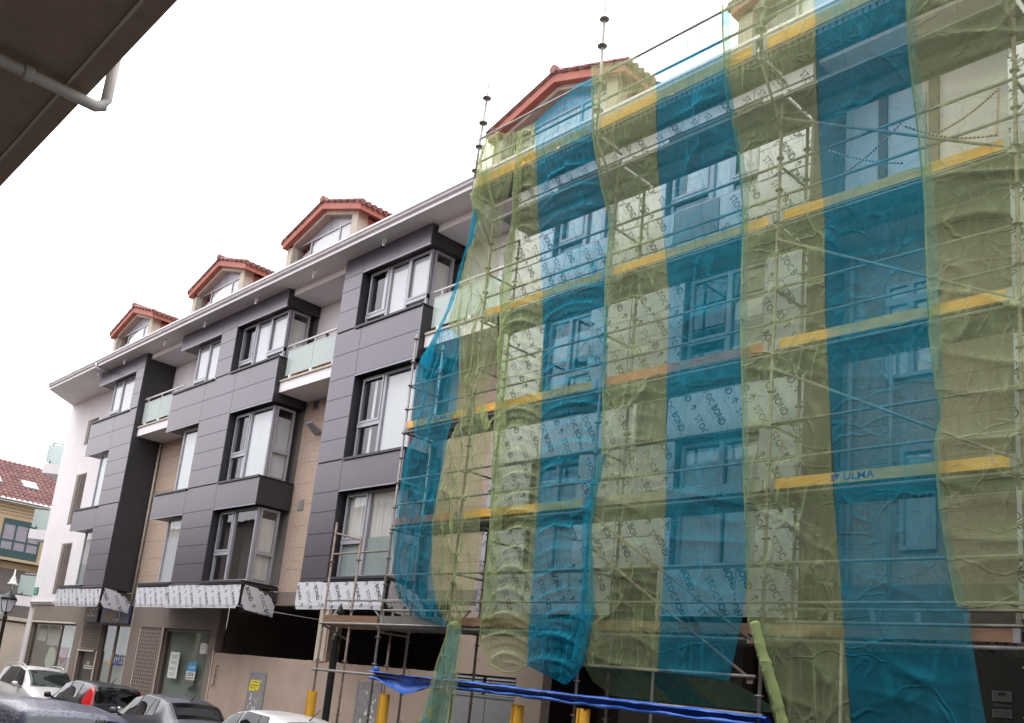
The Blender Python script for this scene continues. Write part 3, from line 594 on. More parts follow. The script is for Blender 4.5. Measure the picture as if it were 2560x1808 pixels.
for k, xa in enumerate((-36.82,-29.57,-23.08,-13.72,-7.05)): dormer(xa, k)
# ---- balconies on the turned end wall (they jut out at 45 degrees)
for zs in (10.36, 7.35, 4.38):
    bx, by = -43.15, 14.17; e = Vector((-0.7071,-0.7071,0)); f_ = Vector((-0.7071,0.7071,0))
    def P(a, b_, z): return tuple(Vector((bx,by,z)) + e*a + f_*b_)
    m = MB(); m.prism([P(-0.05,0,zs-0.43),P(1.15,0,zs-0.43),P(1.15,3,zs-0.43),P(-0.05,3,zs-0.43)], (0,0,0.43)); b_ = m.build('end_balcony', white, B)
    g = MB(); g.prism([P(0.0,0.05,zs+0.10),P(1.1,0.05,zs+0.10),P(1.1,0.07,zs+0.10),P(0.0,0.07,zs+0.12)], (0,0,0.80)); g.prism([P(1.1,0.05,zs+0.10),P(1.1,3,zs+0.10),P(1.12,3,zs+0.10),P(1.12,0.05,zs+0.12)], (0,0,0.80)); g.build('glass_panel', frosted, b_)
    h = MB(); h.tube([P(-0.05,0.06,zs+0.98),P(0.95,0.06,zs+0.98)],0.03,8); h.tube([P(0.9,0.06,zs+0.98),P(0.9,0.06,zs+0.88)],0.03,6); h.box(*[c for q in zip(P(0.86,0.0,0)[:2],P(0.98,0.12,0)[:2]) for c in q], zs+0.02, zs+0.16); h.build('handrail', zinc, b_)
part('white_base_rail', MB().box(-42.6,-39.8,RW-0.06,RW-0.001,4.02,4.145), gut, B)
part_each('grille', MB().box(-42.5,-41.25,RW-0.075,RW-0.061,4.05,4.12).box(-41.2,-39.9,RW-0.075,RW-0.061,4.05,4.12), greyboard, B)

# ---- insulation film boards
FU = Vector((0.5,-0.866)); FN = Vector((0.866,0.5))
def tm(s, bold):
    v, f = text2d(s, bold, 2); xs = [p[0] for p in v]; return [(x-min(xs), y) for x, y in v], f
T1, T2 = tm('STOC', 0.0), tm('BOND', 0.022)
def film_units():
    """template of one print unit along a line: arrow, STaC, BOND, dot -> polygons in (along, up) metres"""
    out = []
    def put(T, a0, width, h):
        v, f = T; wmax = max(p[0] for p in v); k = h/0.72
        for q in f: out.append([(a0+v[i][0]/wmax*width, v[i][1]*k) for i in q])
    put(T1, 0.10, 0.38, 0.115); put(T2, 0.52, 0.39, 0.118)
    out.append([(0.935,-0.012),(0.955,-0.012),(0.955,0.01),(0.935,0.01)])
    a = 1.06; out.append([(a-0.009,0.0),(a+0.009,0.0),(a+0.009,0.12),(a-0.009,0.12)])
    out.append([(a-0.055,0.07),(a-0.042,0.058),(a+0.006,0.118),(a-0.0,0.135)]); out.append([(a+0.055,0.07),(a+0.042,0.058),(a-0.006,0.118),(a+0.0,0.135)])
    out.append([(0.52,-0.05),(0.74,-0.05),(0.74,-0.044),(0.52,-0.044)])
    return out
FU_T = film_units()
def clip_poly(P, x0, x1, z0, z1):
    for ax, lim, sgn in ((0,x0,1),(0,x1,-1),(1,z0,1),(1,z1,-1)):
        Q = []
        for i in range(len(P)):
            a, b_ = P[i], P[(i+1) % len(P)]; da, db = (a[ax]-lim)*sgn, (b_[ax]-lim)*sgn
            if da >= 0: Q.append(a)
            if (da >= 0) != (db >= 0): t = da/(da-db); Q.append((a[0]+(b_[0]-a[0])*t, a[1]+(b_[1]-a[1])*t))
        P = Q
        if len(P) < 3: return None
    return P
def film_board(u0, u1, z0, z1, to3, depth, shift=(0,0), dashes=False, notch=None, mm=film, name='film_panel'):
    """flat board in (u, z) with printed film; to3(u, z, off) maps to space; off>0 is toward the street"""
    m = MB(); g = 0.006
    outline = notch or [(u0+g,z0+g),(u1-g,z0+g),(u1-g,z1-g),(u0+g,z1-g)]
    A = [to3(u, z, 0.0) for u, z in outline]; Bk = [to3(u, z, -depth) for u, z in outline]; d = tuple(Bk[0][i]-A[0][i] for i in range(3))
    m.prism(A, d, 0)
    cx, cz = shift
    ic = int((0.5*(u0+u1)-cx)/0.38)
    for i in range(ic-14, ic+15):
        ph = (i % 2)*0.565
        for j in range(-12, 13):
            ox = cx + 0.38*i + FU.x*(j*1.13+ph); oz = cz + FU.y*(j*1.13+ph)
            if not (u0-1.3 < ox < u1+0.4 and z0-0.3 < oz < z1+1.3): continue
            for P in FU_T:
                W = [(ox+FU.x*a+FN.x*b_, oz+FU.y*a+FN.y*b_) for a, b_ in P]
                C = clip_poly(W, u0+g, u1-g, z0+g+(0.012 if dashes else 0), z1-g)
                if C: m.quad([to3(u, z, 0.0022) for u, z in C], 1)
    if dashes:
        for r_ in range(3):
            z = z0+0.035+0.026*r_; u = u0+0.02
            while u < u1-0.05: m.quad([to3(u,z,0.0022),to3(u+0.026,z,0.0022),to3(u+0.026,z+0.007,0.0022),to3(u,z+0.007,0.0022)],1); u += 0.042
    return m.build(name, [mm, ink], B)
front = lambda y: (lambda u, z, off: (u, y-off, z))
def side(xp): return lambda u, z, off: (xp+off, D+u, z)
# white boards hanging below the clad bays
F = front(12.49)
def under(x0, x1, cuts, seed):
    xs = [x0, *cuts, x1]
    for i, (a, b_) in enumerate(zip(xs, xs[1:])):
        z1 = 4.47-0.02*((seed+i) % 3); z0 = 3.79+0.008*((seed*3+i*2) % 4); nb = None
        # ragged torn top edge
        k = int((b_-a)/0.11)+1; top = [(lerp(b_-0.006,a+0.006,t/k), z1-0.035*abs(noise.noise((lerp(b_,a,t/k)*5.1,seed,0)))-0.006) for t in range(k+1)]
        right_cut = [(b_-0.006, z0+0.006)] if i < len(xs)-2 else [(b_-0.13, z0+0.006),(b_-0.006,z0+0.13)]
        left_cut = [(a+0.006, z0+0.006)] if i else [(a+0.006,z0+0.16),(a+0.09,z0+0.006)]
        film_board(a, b_, z0, z1, F, 0.012, (seed*0.37+0.11*i, 4.4+0.13*seed), True, left_cut+right_cut+top)
under(-36.45,-32.17,(-34.2,),1); under(-29.25,-22.66,(-27.0,-25.1),2); under(-19.9,-16.38,(-18.8,),3)
for xs_, sd in ((-32.09,4),(-22.60,5),(-16.33,6)):
    fs = side(xs_)
    notch = [(0.04,3.95),(0.16,3.80),(1.05,3.72),(1.07,4.06),(0.98,4.12),(0.93,4.22),(0.80,4.30),(0.74,4.24),(0.62,4.36),(0.55,4.33),(0.5,4.41),(0.08,4.45)]
    film_board(0.0, 1.1, 3.7, 4.46, fs, 0.012, (0.1*sd, 4.32), True, notch)
# the bay still in its film behind the nets
FB = front(12.55)
N0, N1 = -13.56, -6.95
def rows(a, b_, zs, sh, dash=False):
    for i, (z0, z1) in enumerate(zip(zs, zs[1:])): film_board(a, b_, z0, z1, FB, 0.03, (sh+0.17*i, 6.0+0.21*i), dash and i == 0)
lowz = [4.54,5.09,5.63,6.17,6.66]; midz = [7.45,7.99,8.53,9.07,9.55]
for a, b_, sh in ((N0,-12.42,0.1),(-11.24,-10.3,0.5),(-10.29,-9.18,0.27),(-7.66,N1,0.33)):
    rows(a, b_, lowz, sh); rows(a, b_, midz, sh+0.2)
for a, b_, sh in ((N0,-12.42,0.31),(-10.80,-10.3,0.1),(-10.29,-9.72,0.4),(-7.86,N1,0.2)): rows(a, b_, [10.92,11.47,12.02,12.47], sh)
for i, (a, b_) in enumerate(((N0,-12.3),(-12.3,-11.24),(-11.24,-10.06),(-9.37,-7.95),(-7.95,N1))):
    film_board(a, b_, 6.68, 7.43, FB, 0.03, (0.3*i, 6.6)); film_board(a, b_, 3.78, 4.52, FB, 0.02, (0.23*i, 4.95), True) if i != 2 else film_board(a, -10.3, 3.78, 4.52, FB, 0.02, (0.23*i, 4.95), True)
for i, (a, b_) in enumerate(((N0,-12.3),(-12.3,-11.2),(-11.2,-10.05),(-10.05,-9.49),(-8.57,N1))):
    film_board(a, b_, 10.28, 10.90, FB, 0.03, (0.31*i+0.1, 10.4))
for i, (a, b_) in enumerate(((N0,-12.1),(-12.1,-10.6),(-10.6,-9.1),(-9.1,-8.0),(-8.0,N1))):
    film_board(a, b_, 9.60, 10.26, FB, 0.03, (0.26*i, 9.9)); film_board(a, b_, 12.5, 12.94, FB, 0.03, (0.28*i, 12.7))
film_board(-9.48,-8.58,10.28,10.88,FB,0.025,(40,40),mm=garage,name='bare_board'); film_board(-10.05,-9.38,6.68,7.43,FB,0.02,(40,40),mm=greyboard,name='bare_board')
part_each('panel_rail', MB().box(-10.06,-9.99,12.50,12.55,6.6,7.46).box(-10.4,-9.39,12.50,12.55,7.42,7.46), gut, B)
m = MB()
for z0, z1 in ((3.78+0.7,4.55),(6.66,7.44),(9.58,10.91),(12.45,12.94)): m.box(N0+0.02,N1-0.02,12.582,RW-0.03,z0,z1)
for z0, z1, cols_ in ((4.55,6.66,((N0+.02,-12.44),(-11.22,-9.2),(-7.64,N1-.02))),(7.44,9.58,((N0+.02,-12.44),(-11.22,-9.2),(-7.64,N1-.02))),(10.91,12.45,((N0+.02,-12.44),(-10.78,-9.74),(-7.84,N1-.02)))):
    for a, b_ in cols_: m.box(a, b_, 12.582, RW-0.03, z0, z1)
part('bay_body', m, greyboard, B)
for z0, z1, k in ((4.57,6.62,0),(7.45,9.54,1)):
    window(-12.40,-11.26,z0,z1,y=12.70,cols=(-11.85,),trans=((-11.85,-11.26,z0+0.9),),shade=[(-12.34,-11.32,z0+0.06,z0+0.95,'blind'),(-12.34,-11.32,z0+1.25,z0+1.75,'blind')])
    window(-9.14,-7.70,z0,z1,y=12.70,cols=(-8.38,),trans=((-9.14,-8.38,z0+0.95),),shade=[(-9.08,-8.44,z0+0.06,z0+(0.7 if k else 1.9),'blind'),(-8.3,-7.76,z0+0.06,z0+(1.5 if k else 1.9),'blind')])
window(-12.38,-10.84,10.95,12.42,y=12.70,cols=(-11.7,-11.25),trans=((-12.38,-11.7,11.2),),sash=((-12.35,-11.74,11.24,12.38),),shade=[(-12.2,-11.75,11.3,12.3,'blind'),(-11.6,-11.3,10.98,12.3,'blind')])
window(-9.68,-7.9,10.95,12.42,y=12.70,cols=(-8.85,-8.45),trans=((-9.68,-8.85,11.2),(-8.45,-7.9,11.2)),sash=((-9.65,-8.9,11.24,12.38),(-8.42,-7.93,11.24,12.38)),shade=[(-9.4,-8.92,11.25,12.3,'blind'),(-8.8,-8.5,10.98,12.3,'blind'),(-8.38,-7.95,11.25,12.3,'blind')])
part('bay_side', MB().box(N1+0.001,N1+0.03,12.56,RW-0.01,4.45,12.94), greyboard, B)
# recess right of it and the next bay at the frame edge
part('roller_shutter', MB().box(-6.17,-5.66,RW-0.05,RW-0.002,10.2,12.2), blind, B); part('door_post', MB().box(-5.6,-5.46,RW-0.07,RW-0.002,10.2,12.85), taupe, B); window(-6.22,-5.46,7.50,9.02,y=RW-0.06,cols=(-5.85,),trans=((-6.22,-5.46,8.72),),shade='blind'); window(-6.0,-5.5,4.9,6.4,y=RW-0.06,shade='blind')
part('white_door', MB().box(-6.94,-6.38,RW-0.05,RW-0.002,10.2,12.44), blind, B); part('door_post', MB().box(-6.375,-6.25,RW-0.07,RW-0.002,10.2,12.4), wood, B)
m = MB(); m.box(-4.15,0.4,12.6,RW-0.03,4.45,12.94); part('bay_body', m, greyboard, B)
for i, (z0, z1) in enumerate(((3.8,4.5),(4.54,5.63),(5.63,6.66),(6.68,7.43),(7.45,8.53),(8.53,9.55),(9.6,10.9),(10.92,12.0),(12.0,12.94))): film_board(-4.15,-1.5,z0,z1,FB,0.03,(0.2*i,5+0.3*i))
part_each('conduit', MB().tube([(-6.75,13.55,4.4),(-6.75,13.55,9.7)],0.045,8).tube([(-6.1,13.5,4.2),(-6.1,13.5,8.0)],0.03,8), pvc, B)

# ---- ground floor
m = MB()
m.box(-42.1,-25.7,RW,RW+0.25,3.30,4.14); 
for a, b_ in ((-42.1,-41.95),(-36.92,-36.15),(-34.5,-34.4),(-31.9,-31.15),(-29.5,-29.25),(-26.1,-25.72)): m.box(a,b_,RW,RW+0.25,0.12,3.30)
part('shop_cladding', m, taupe, B)
m = MB()
m.box(-42.0,-36.95,RW-0.03,RW-0.001,3.28,3.34); m.box(-36.2,-36.15,RW-0.02,RW-0.001,0.2,3.3); m.box(-29.3,-29.26,RW-0.02,RW-0.001,0.2,3.36); m.box(-31.85,-31.82,RW-0.02,RW-0.001,0.2,4.1); m.box(-41.98,-41.94,RW-0.02,RW-0.001,0.2,4.0); m.box(-34.45,-34.36,RW-0.03,RW-0.001,0.2,2.35); m.box(-25.74,-25.68,RW-0.02,RW-0.001,0.2,2.72)
part_each('stone_edge', m, palew, B)
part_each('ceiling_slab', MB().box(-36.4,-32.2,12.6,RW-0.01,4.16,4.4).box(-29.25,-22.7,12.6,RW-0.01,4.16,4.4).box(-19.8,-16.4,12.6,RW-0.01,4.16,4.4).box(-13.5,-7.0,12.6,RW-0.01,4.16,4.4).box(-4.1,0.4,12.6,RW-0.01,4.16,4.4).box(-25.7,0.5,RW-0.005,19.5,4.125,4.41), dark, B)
part('shop_floor_and_back', MB().box(-42.0,-25.8,RW+2.2,RW+2.4,0.12,3.4).box(-42.0,-25.8,RW+0.26,RW+2.2,3.302,3.4), palew, B)
for a, b_, z0, z1, nm, cols_ in ((-41.93,-36.94,0.35,3.28,'shop_window',(-38.6,)),(-34.38,-31.92,0.35,3.36,'shop_window',(-33.2,)),(-29.24,-26.12,0.3,3.28,'shop_window',())):
    w_ = window(a,b_,z0,z1,y=RW+0.1,cols=cols_,shade=None,fr=taupe,gl=shopglass,name=nm)
    if a > -35: MB().box(a+0.07,b_-0.07,RW+0.25,RW+0.26,z0,z1-0.05).build('frosted_film', frosted, w_)
    if a > -30: MB().box(a+0.07,b_-0.07,RW+0.3,RW+0.31,z0,2.92).build('dark_screen', greyboard, w_)
    if a < -40: MB().box(-40.6,-38.0,RW+0.3,RW+0.32,2.4,3.2).box(-41.8,-40.8,RW+0.3,RW+0.32,2.55,3.2).box(-38.0,-37.1,RW+0.32,RW+0.34,0.3,3.1).build('hanging_cloth', blind, w_)
def perforated(x0, x1, z0, z1, nx, nz):
    m = MB(); m.box(x0,x1,RW+0.03,RW+0.05,z0,z1,0); h = 0.054
    for i in range(nx):
        for j in range(nz):
            cx = lerp(x0+0.1,x1-0.1,i/(nx-1)); cz = lerp(z0+0.1,z1-0.1,j/(nz-1)); m.quad([(cx+h*math.cos(a*math.pi/4),RW+0.028,cz+h*math.sin(a*math.pi/4)*0.9) for a in range(8)],1)
    m.box(x0,x0+0.05,RW+0.01,RW+0.05,z0,z1,2); m.box(x0,x1,RW+0.005,RW+0.05,z1,z1+0.04,2)
    return m.build('perforated_screen', [taupe, dark, palew], B)
perforated(-31.13,-29.52,0.3,3.33,9,24); perforated(-36.13,-34.52,2.40,3.30,9,8)
part('shop_door', MB().box(-36.1,-34.5,RW+0.12,RW+0.16,0.12,2.3).box(-36.1,-34.52,RW-0.04,RW+0.05,2.29,2.395), [brownsign], B)
part('door_awning', MB().box(-36.06,-34.54,RW-0.10,RW-0.045,2.31,2.37), palew, B)
# arcade wall with doors, dark openings above it
m = MB()
m.box(-25.66,-15.20,RW,RW+0.25,0.12,2.645); m.box(-15.2,-13.36,RW,RW+0.25,2.68,4.11); m.box(-15.55,-15.2,RW+0.002,RW+0.25,0.12,4.11)
m.box(-13.36,-12.66,RW,RW+0.25,0.12,4.11)
part('rendered_wall', m, render_b, B)
m = MB(); z = 2.645; x = -25.66
while x < -15.6: m.box(x,x+0.18,RW+0.02,RW+0.23,z,z+0.02+0.025*abs(noise.noise((x*3.1,0,0)))); x += 0.18
part('broken_wall_top', m, granite, B)
part('arcade_column', MB().box(-20.46,-20.05,RW-0.02,RW+0.4,2.67,4.11), palew, B); part('column_break', MB().box(-20.049,-19.97,RW,RW+0.38,2.67,4.0), granite, B)
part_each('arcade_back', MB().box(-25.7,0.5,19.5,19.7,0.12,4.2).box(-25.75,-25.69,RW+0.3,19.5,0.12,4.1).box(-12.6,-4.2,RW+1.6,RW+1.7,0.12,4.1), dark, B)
part_each('dark_pillar', MB().box(-10.9,-8.5,RW+0.1,RW+0.4,0.12,4.1).box(-7.6,-6.9,RW,RW+0.4,0.12,4.1), brownsign, B)
def udoor(x0, x1, z1, seed):
    m = MB(); m.box(x0,x1,RW-0.025,RW-0.002,0.2,z1,0)
    m.box(x0-0.05,x0,RW-0.03,RW-0.001,0.2,z1+0.05,1); m.box(x1,x1+0.05,RW-0.03,RW-0.001,0.2,z1+0.05,1); m.box(x0,x1,RW-0.03,RW-0.001,z1,z1+0.05,1)
    rnd = random.Random(seed)
    for i in range(26):
        cx, cz = rnd.uniform(x0+0.08,x1-0.08), rnd.uniform(0.6,z1-0.1); s_ = rnd.uniform(0.012,0.045)
        m.quad([(cx+s_*math.cos(a*1.05)*rnd.uniform(0.5,1.3),RW-0.0265,cz+1.4*s_*math.sin(a*1.05)*rnd.uniform(0.5,1.3)) for a in range(6)],2)
    m.box(x1-0.12,x1-0.06,RW-0.05,RW-0.025,1.0,1.16,1)
    return m.build('utility_door', [zinc, garage, paper], B)
udoor(-23.38,-22.62,2.20,3); udoor(-18.42,-17.60,2.24,8)
m = MB(); m.box(-15.15,-14.2,RW+0.02,RW+0.06,0.12,2.24); m.box(-14.18,-13.38,RW+0.02,RW+0.06,0.12,2.24); m.box(-15.18,-13.36,RW+0.0,RW+0.07,2.245,2.29)
for z in np.arange(2.30,2.62,0.06): m.prism([(-15.15,RW-0.01,z),(-15.15,RW+0.05,z+0.05),(-15.15,RW+0.06,z+0.04),(-15.15,RW,z-0.01)],(0.85,0,0)); m.prism([(-14.2,RW-0.01,z),(-14.2,RW+0.05,z+0.05),(-14.2,RW+0.06,z+0.04),(-14.2,RW,z-0.01)],(0.82,0,0))
part('garage_door', m, garage, B)
part('iron_hook', MB().tube([(-25.33,RW-0.05,2.3),(-25.33,RW-0.05,1.75),(-25.45,RW-0.05,1.72)],0.02,6).tube([(-25.33,RW-0.05,2.3),(-25.33,RW,2.3)],0.02,6), rustst, B)

# ---- signs and papers on the building (things of their own)
def gls(mb, x, z, h, y, c_mark, c_txt, w_=None):
    """yellow curved arrow mark followed by slanted GLS letters; x left edge"""
    q = h; O = [(-0.05,0.40),(0.0,0.20),(0.14,0.06),(0.34,-0.03),(0.55,-0.02),(0.66,0.10),(0.66,0.0),(1.0,0.0),(1.10,1.16),(0.52,0.98),(0.72,0.80),(0.70,0.45),(0.58,0.32),(0.40,0.26),(0.20,0.30)]
    mb.prism([(x+a*q, y, z+b_*q) for a, b_ in O], (0,0.003,0), c_mark)
    text_on(mb, 'GLS', (x+q*1.12,y-0.001,z), (1,0,0), (0,0,1), h, c_txt, width=w_ or q*1.5, bold=0.03, shear=0.12)
m = MB(); m.box(-34.38,-31.93,RW-0.10,RW-0.01,3.37,3.98,0); gls(m,-33.85,3.46,0.42,RW-0.104,1,2); tag(m.build('shop_sign', [navy, signy, signw]), 'wide navy shop sign reading GLS above the frosted shop window', 'sign', 'GLS shop signs')
m = MB(); m.box(-36.0,-34.75,RW-0.10,RW-0.01,3.38,3.98,0); gls(m,-35.8,3.58,0.30,RW-0.104,1,2,0.58); tag(m.build('shop_sign', [brownsign, signy, signw]), 'small square dark shop sign reading GLS above the perforated door screen', 'sign', 'GLS shop signs')
m = MB(); m.box(-35.75,-34.62,RW+0.09,RW+0.115,1.62,2.0,0); gls(m,-35.45,1.86,0.10,RW+0.087,1,2,0.22)
for z in (1.78,1.70): m.box(-35.6,-34.8,RW+0.085,RW+0.089,z,z+0.035,2)
tag(m.build('door_poster', [brownsign, signy, signw]), 'dark GLS notice stuck across the shop door at head height', 'poster')
m = MB(); gls(m,-33.5,1.95,0.36,RW+0.085,0,1,0.80); tag(m.build('window_lettering', [signy, signb]), 'blue GLS letters with a yellow arrow mark stuck on the frosted shop window', 'lettering')
m = MB(); m.box(-28.66,-28.03,RW+0.085,RW+0.095,1.78,2.58,0)
for i, s_ in enumerate(('SE','VENDE','BAJO','TELF')): text_on(m,s_,(-28.56,RW+0.083,2.38-i*0.18),(1,0,0),(0,0,1),0.11,1,width=0.42)
tag(m.build('window_notice', [paper, garage]), 'tall curling white paper notice with grey lettering in the dark shop window', 'notice')
m = MB(); m.box(-27.38,-26.80,RW+0.085,RW+0.095,2.05,2.32,0); m.box(-27.40,-26.82,RW+0.085,RW+0.095,1.80,2.05,1); m.box(-27.44,-26.85,RW+0.085,RW+0.095,1.64,1.80,2)
text_on(m,'ALQUILER',(-27.30,RW+0.083,2.13),(1,0,0),(0,0,1),0.09,1,width=0.42); text_on(m,'LOCAL',(-27.34,RW+0.083,1.92),(1,0,0),(0,0,1),0.10,3,width=0.46,bold=0.03); m.box(-27.34,-26.88,RW+0.08,RW+0.0845,1.84,1.865,3)
tag(m.build('rental_poster', [skyblue, paper, greyboard, ink]), 'blue and white rental poster on the lower right of the dark shop window', 'poster')
m = MB(); m.box(-26.44,-26.12,RW-0.08,RW+0.02,2.60,2.90,0)
for i in range(5): m.box(-26.39,-26.17,RW-0.083,RW-0.081,2.66+i*0.045,2.675+i*0.045,1)
tag(m.build('notice_box', [plasticw, garage]), 'small white notice box fixed to the stone pier right of the dark shop window', 'box')
m = MB(); yy = RW-0.03
m.prism([(-23.33,yy,1.96),(-23.36,yy,1.72),(-23.2,yy,1.76),(-23.1,yy,1.72),(-23.0,yy,1.79),(-22.88,yy,1.75),(-22.82,yy,1.86),(-22.84,yy,2.03),(-23.28,yy,2.03)],(0,-0.004,0),0)
text_on(m,'SE VENDE',(-23.22,yy-0.006,1.955),(1,0,0),(0,0,1),0.035,1,width=0.30,bold=0.02); m.box(-23.29,-22.87,yy-0.008,yy-0.0045,1.885,1.902,1); text_on(m,'607 10',(-23.27,yy-0.006,1.80),(1,0,0),(0,0,1),0.05,1,width=0.24,bold=0.02)
tag(m.build('for_sale_sticker', [stick, ink]), 'torn yellow for sale sticker on the grey utility door', 'sticker')
m = MB(); m.box(-42.50,-41.98,RW-0.03,RW-0.004,4.43,4.74,0); m.box(-42.30,-42.18,RW-0.034,RW-0.031,4.50,4.56,1); m.box(-42.35,-42.1,RW-0.034,RW-0.031,4.64,4.66,1)
tag(m.build('wall_plaque', [greenp, signw]), 'small green plaque on the white wall corner above the stone shopfront', 'plaque')
m = MB(); yy = RW-0.02
for z0, z1 in ((2.90,3.03),(2.70,2.80)):
    m.box(-4.83,-4.60,yy-0.01,yy,z0,z1,0); m.box(-4.82,-4.61,yy-0.013,yy-0.0105,z0+0.01,z1-0.01,1)
m.box(-4.76,-4.67,yy-0.016,yy-0.0135,2.975,3.015,2); text_on(m,'Alarma',(-4.82,yy-0.005,2.84),(1,0,0),(0,0,1),0.035,0,width=0.21)
tag(m.build('alarm_sign', [garage, greyboard, ink]), 'two small framed plates with the word Alarma between them on a dark wall', 'sign')
tag(MB().box(-5.1,-4.12,RW-0.009,RW+0.2,0.12,3.78).box(-4.13,0.4,12.7,RW+0.2,0.12,3.78).build('dark_entrance_wall', brownsign, B))
# things seen in the toy-bright shop window
m = MB(); m.prism([(-39.3,RW+0.4,2.36),(-39.25,RW+0.4,1.95),(-38.9,RW+0.4,1.72),(-38.45,RW+0.4,1.95),(-38.35,RW+0.4,2.36)],(0,0.05,0)); tag(m.build('hanging_banner', redp), 'dark red pointed banner hanging in the left shop window', 'banner')
m = MB(); m.prism([(-40.6,RW+0.36,1.75),(-40.1,RW+0.36,1.25),(-39.4,RW+0.36,1.78),(-39.75,RW+0.36,2.4),(-40.3,RW+0.36,2.4)],(0,0.04,0)); tag(m.build('display_arrow', paper), 'pale arrow shaped display board standing in the left shop window', 'display')
tag(MB().box(-38.85,-38.45,RW+0.085,RW+0.095,1.2,1.5).build('paper_notice', paper), 'small square white paper taped low on the left shop window', 'notice')
# planters behind the balcony glass, plant on the rail
for i in range(4):
    xx = -22.35+i*0.58; tag(MB().box(xx,xx+0.52,12.76,12.95,10.21,10.36).build('balcony_planter', pot), ('reddish brick planter, %s of the row under the frosted balcony glass' % ('leftmost','second from left','third from left','rightmost')[i]), 'planter', 'brick planters on the middle balcony')
for (xx, zz, s_, lab) in ((-20.05,11.22,0.12,'small green potted plant at the right end of the middle balcony rail'),(-20.75,11.2,0.05,'tiny dry sprig hanging on the middle of the middle balcony rail')):
    t = thing('balcony_plant', lab, 'plant', (xx,12.72,zz)); rnd = random.Random(int(xx*10))
    MB().lathe(xx,12.80,[(0.03,zz-0.08),(0.045,zz)],8).build('pot', pot, t)
    m = MB()
    for i in range(26):
        c = Vector((xx+rnd.gauss(0,s_*0.6),12.80+rnd.gauss(0,s_*0.4),zz+abs(rnd.gauss(0,s_*0.7)))); a = Vector((rnd.gauss(0,1),rnd.gauss(0,1),rnd.gauss(0,1))).normalized()*0.035; b_ = Vector((rnd.gauss(0,1),rnd.gauss(0,1),rnd.gauss(0,1))).normalized()*0.02
        m.quad([c-a,c+b_,c+a,c-b_])
    m.build('foliage', leaf, t)

# ------------------------------------------------------------------ scaffold
SC = thing('scaffold', 'steel tube scaffold with yellow toe boards standing along the right half of the facade', 'scaffold', (-10, 11.4, 0.12))
YO, YI = 11.03, 11.75
XS = [-14.50, -12.55, -9.55, -6.57, -3.57, -0.57]
def tubep(name, pts, r=0.0242, m=steel): return MB().tube(pts, r, 8).build(name, m, SC)
for i, x in enumerate(XS):
    zt = 9.2 if i == 0 else 11.0
    for y in (YO, YI):
        mb = MB().tube([(x,y,0.13),(x,y,zt)],0.0242,8)
        for z in np.arange(0.6, zt, 0.5): mb.lathe(x,y,[(0.03,z-0.008),(0.055,z-0.008),(0.055,z+0.008),(0.03,z+0.008)],8)
        mb.build('standard', steel if (i+int(y)) % 3 else rustst, SC)
for x, y, z1 in ((-16.40,YO,5.42),(-15.46,YO,5.06),(-14.55,11.36,3.5)):
    mb = MB().tube([(x,y,0.13),(x,y,z1)],0.0242,8)
    for z in np.arange(0.6, z1, 1.0): mb.lathe(x,y,[(0.03,z-0.008),(0.06,z-0.008),(0.06,z+0.008),(0.03,z+0.008)],8)
    mb.build('standard', rustst, SC)
LEV = [3.31, 5.19, 7.13, 9.03]
for li, z in enumerate(LEV):
    x_start = 0
    for i in range(len(XS)-1):
        a, b_ = XS[i]+0.03, XS[i+1]-0.03
        if li == 3 and i == 0: continue
        mb = MB()
        for k in range(2):           # two perforated steel planks per bay
            y0 = YO+0.03+k*0.345; mb.box(a,b_,y0,y0+0.335,z+0.02,z+0.06); mb.box(a,b_,y0,y0+0.02,z-0.03,z+0.019); mb.box(a,b_,y0+0.315,y0+0.335,z-0.03,z+0.019)
        mb.build('deck', planks, SC)
        tubep('ledger', [(XS[i],YO,z-0.01),(XS[i+1],YO,z-0.01)])
        mt = [wood,yellow,yellow,yellow][li]
        if li == 2 and i == 2: mt = orange
        if li == 1 and i == 0: mt = orange
        if li == 1 and i == 2: mt = deckm
        if li == 0: mt = (greyboard, wood, wood, wood, wood)[i]
        ins = 0.09
        mb = MB().box(a+ins,b_-ins,YO-0.045,YO-0.02,z+0.045,z+0.185,0)
        for e_ in (a+0.02, b_-ins): mb.box(e_,e_+0.07,YO-0.048,YO-0.017,z+0.04,z+0.19,1)
        if (li, i) in ((2,0),(1,3)):
            tx = a+0.72 if li == 2 else a+0.85
            mb.quad([(tx,YO-0.047,z+0.07),(tx+0.05,YO-0.047,z+0.06),(tx+0.03,YO-0.047,z+0.16),(tx,YO-0.047,z+0.17)],2); mb.quad([(tx+0.06,YO-0.047,z+0.08),(tx+0.12,YO-0.047,z+0.16),(tx+0.04,YO-0.047,z+0.17)],2)
            text_on(mb,'ULMA',(tx+0.16,YO-0.047,z+0.08),(1,0,0),(0,0,1),0.085,2,width=0.38,bold=0.02)
        mb.build('toe_board', [mt, trim, signb], SC)
        for dz, yy in ((0.52,YO),(1.02,YO)):
            if li == 3 and dz > 1 and i == 0: continue
            tubep('guard_rail', [(XS[i],yy,z+dz-0.06),(XS[i+1],yy,z+dz-0.06)], 0.0205)
    for x in XS[(1 if li == 3 else 0):]:
        tubep('transom', [(x,YO-0.05,z-0.02),(x,YI+0.05,z-0.02)])
        tubep('side_rail', [(x,YO,z+0.95),(x,YI,z+0.95)], 0.0205)
for i in (1,3,5):
    for z in (5.0, 8.8): tubep('wall_tie', [(XS[i],YI,z),(XS[i],12.5,z)], 0.02)
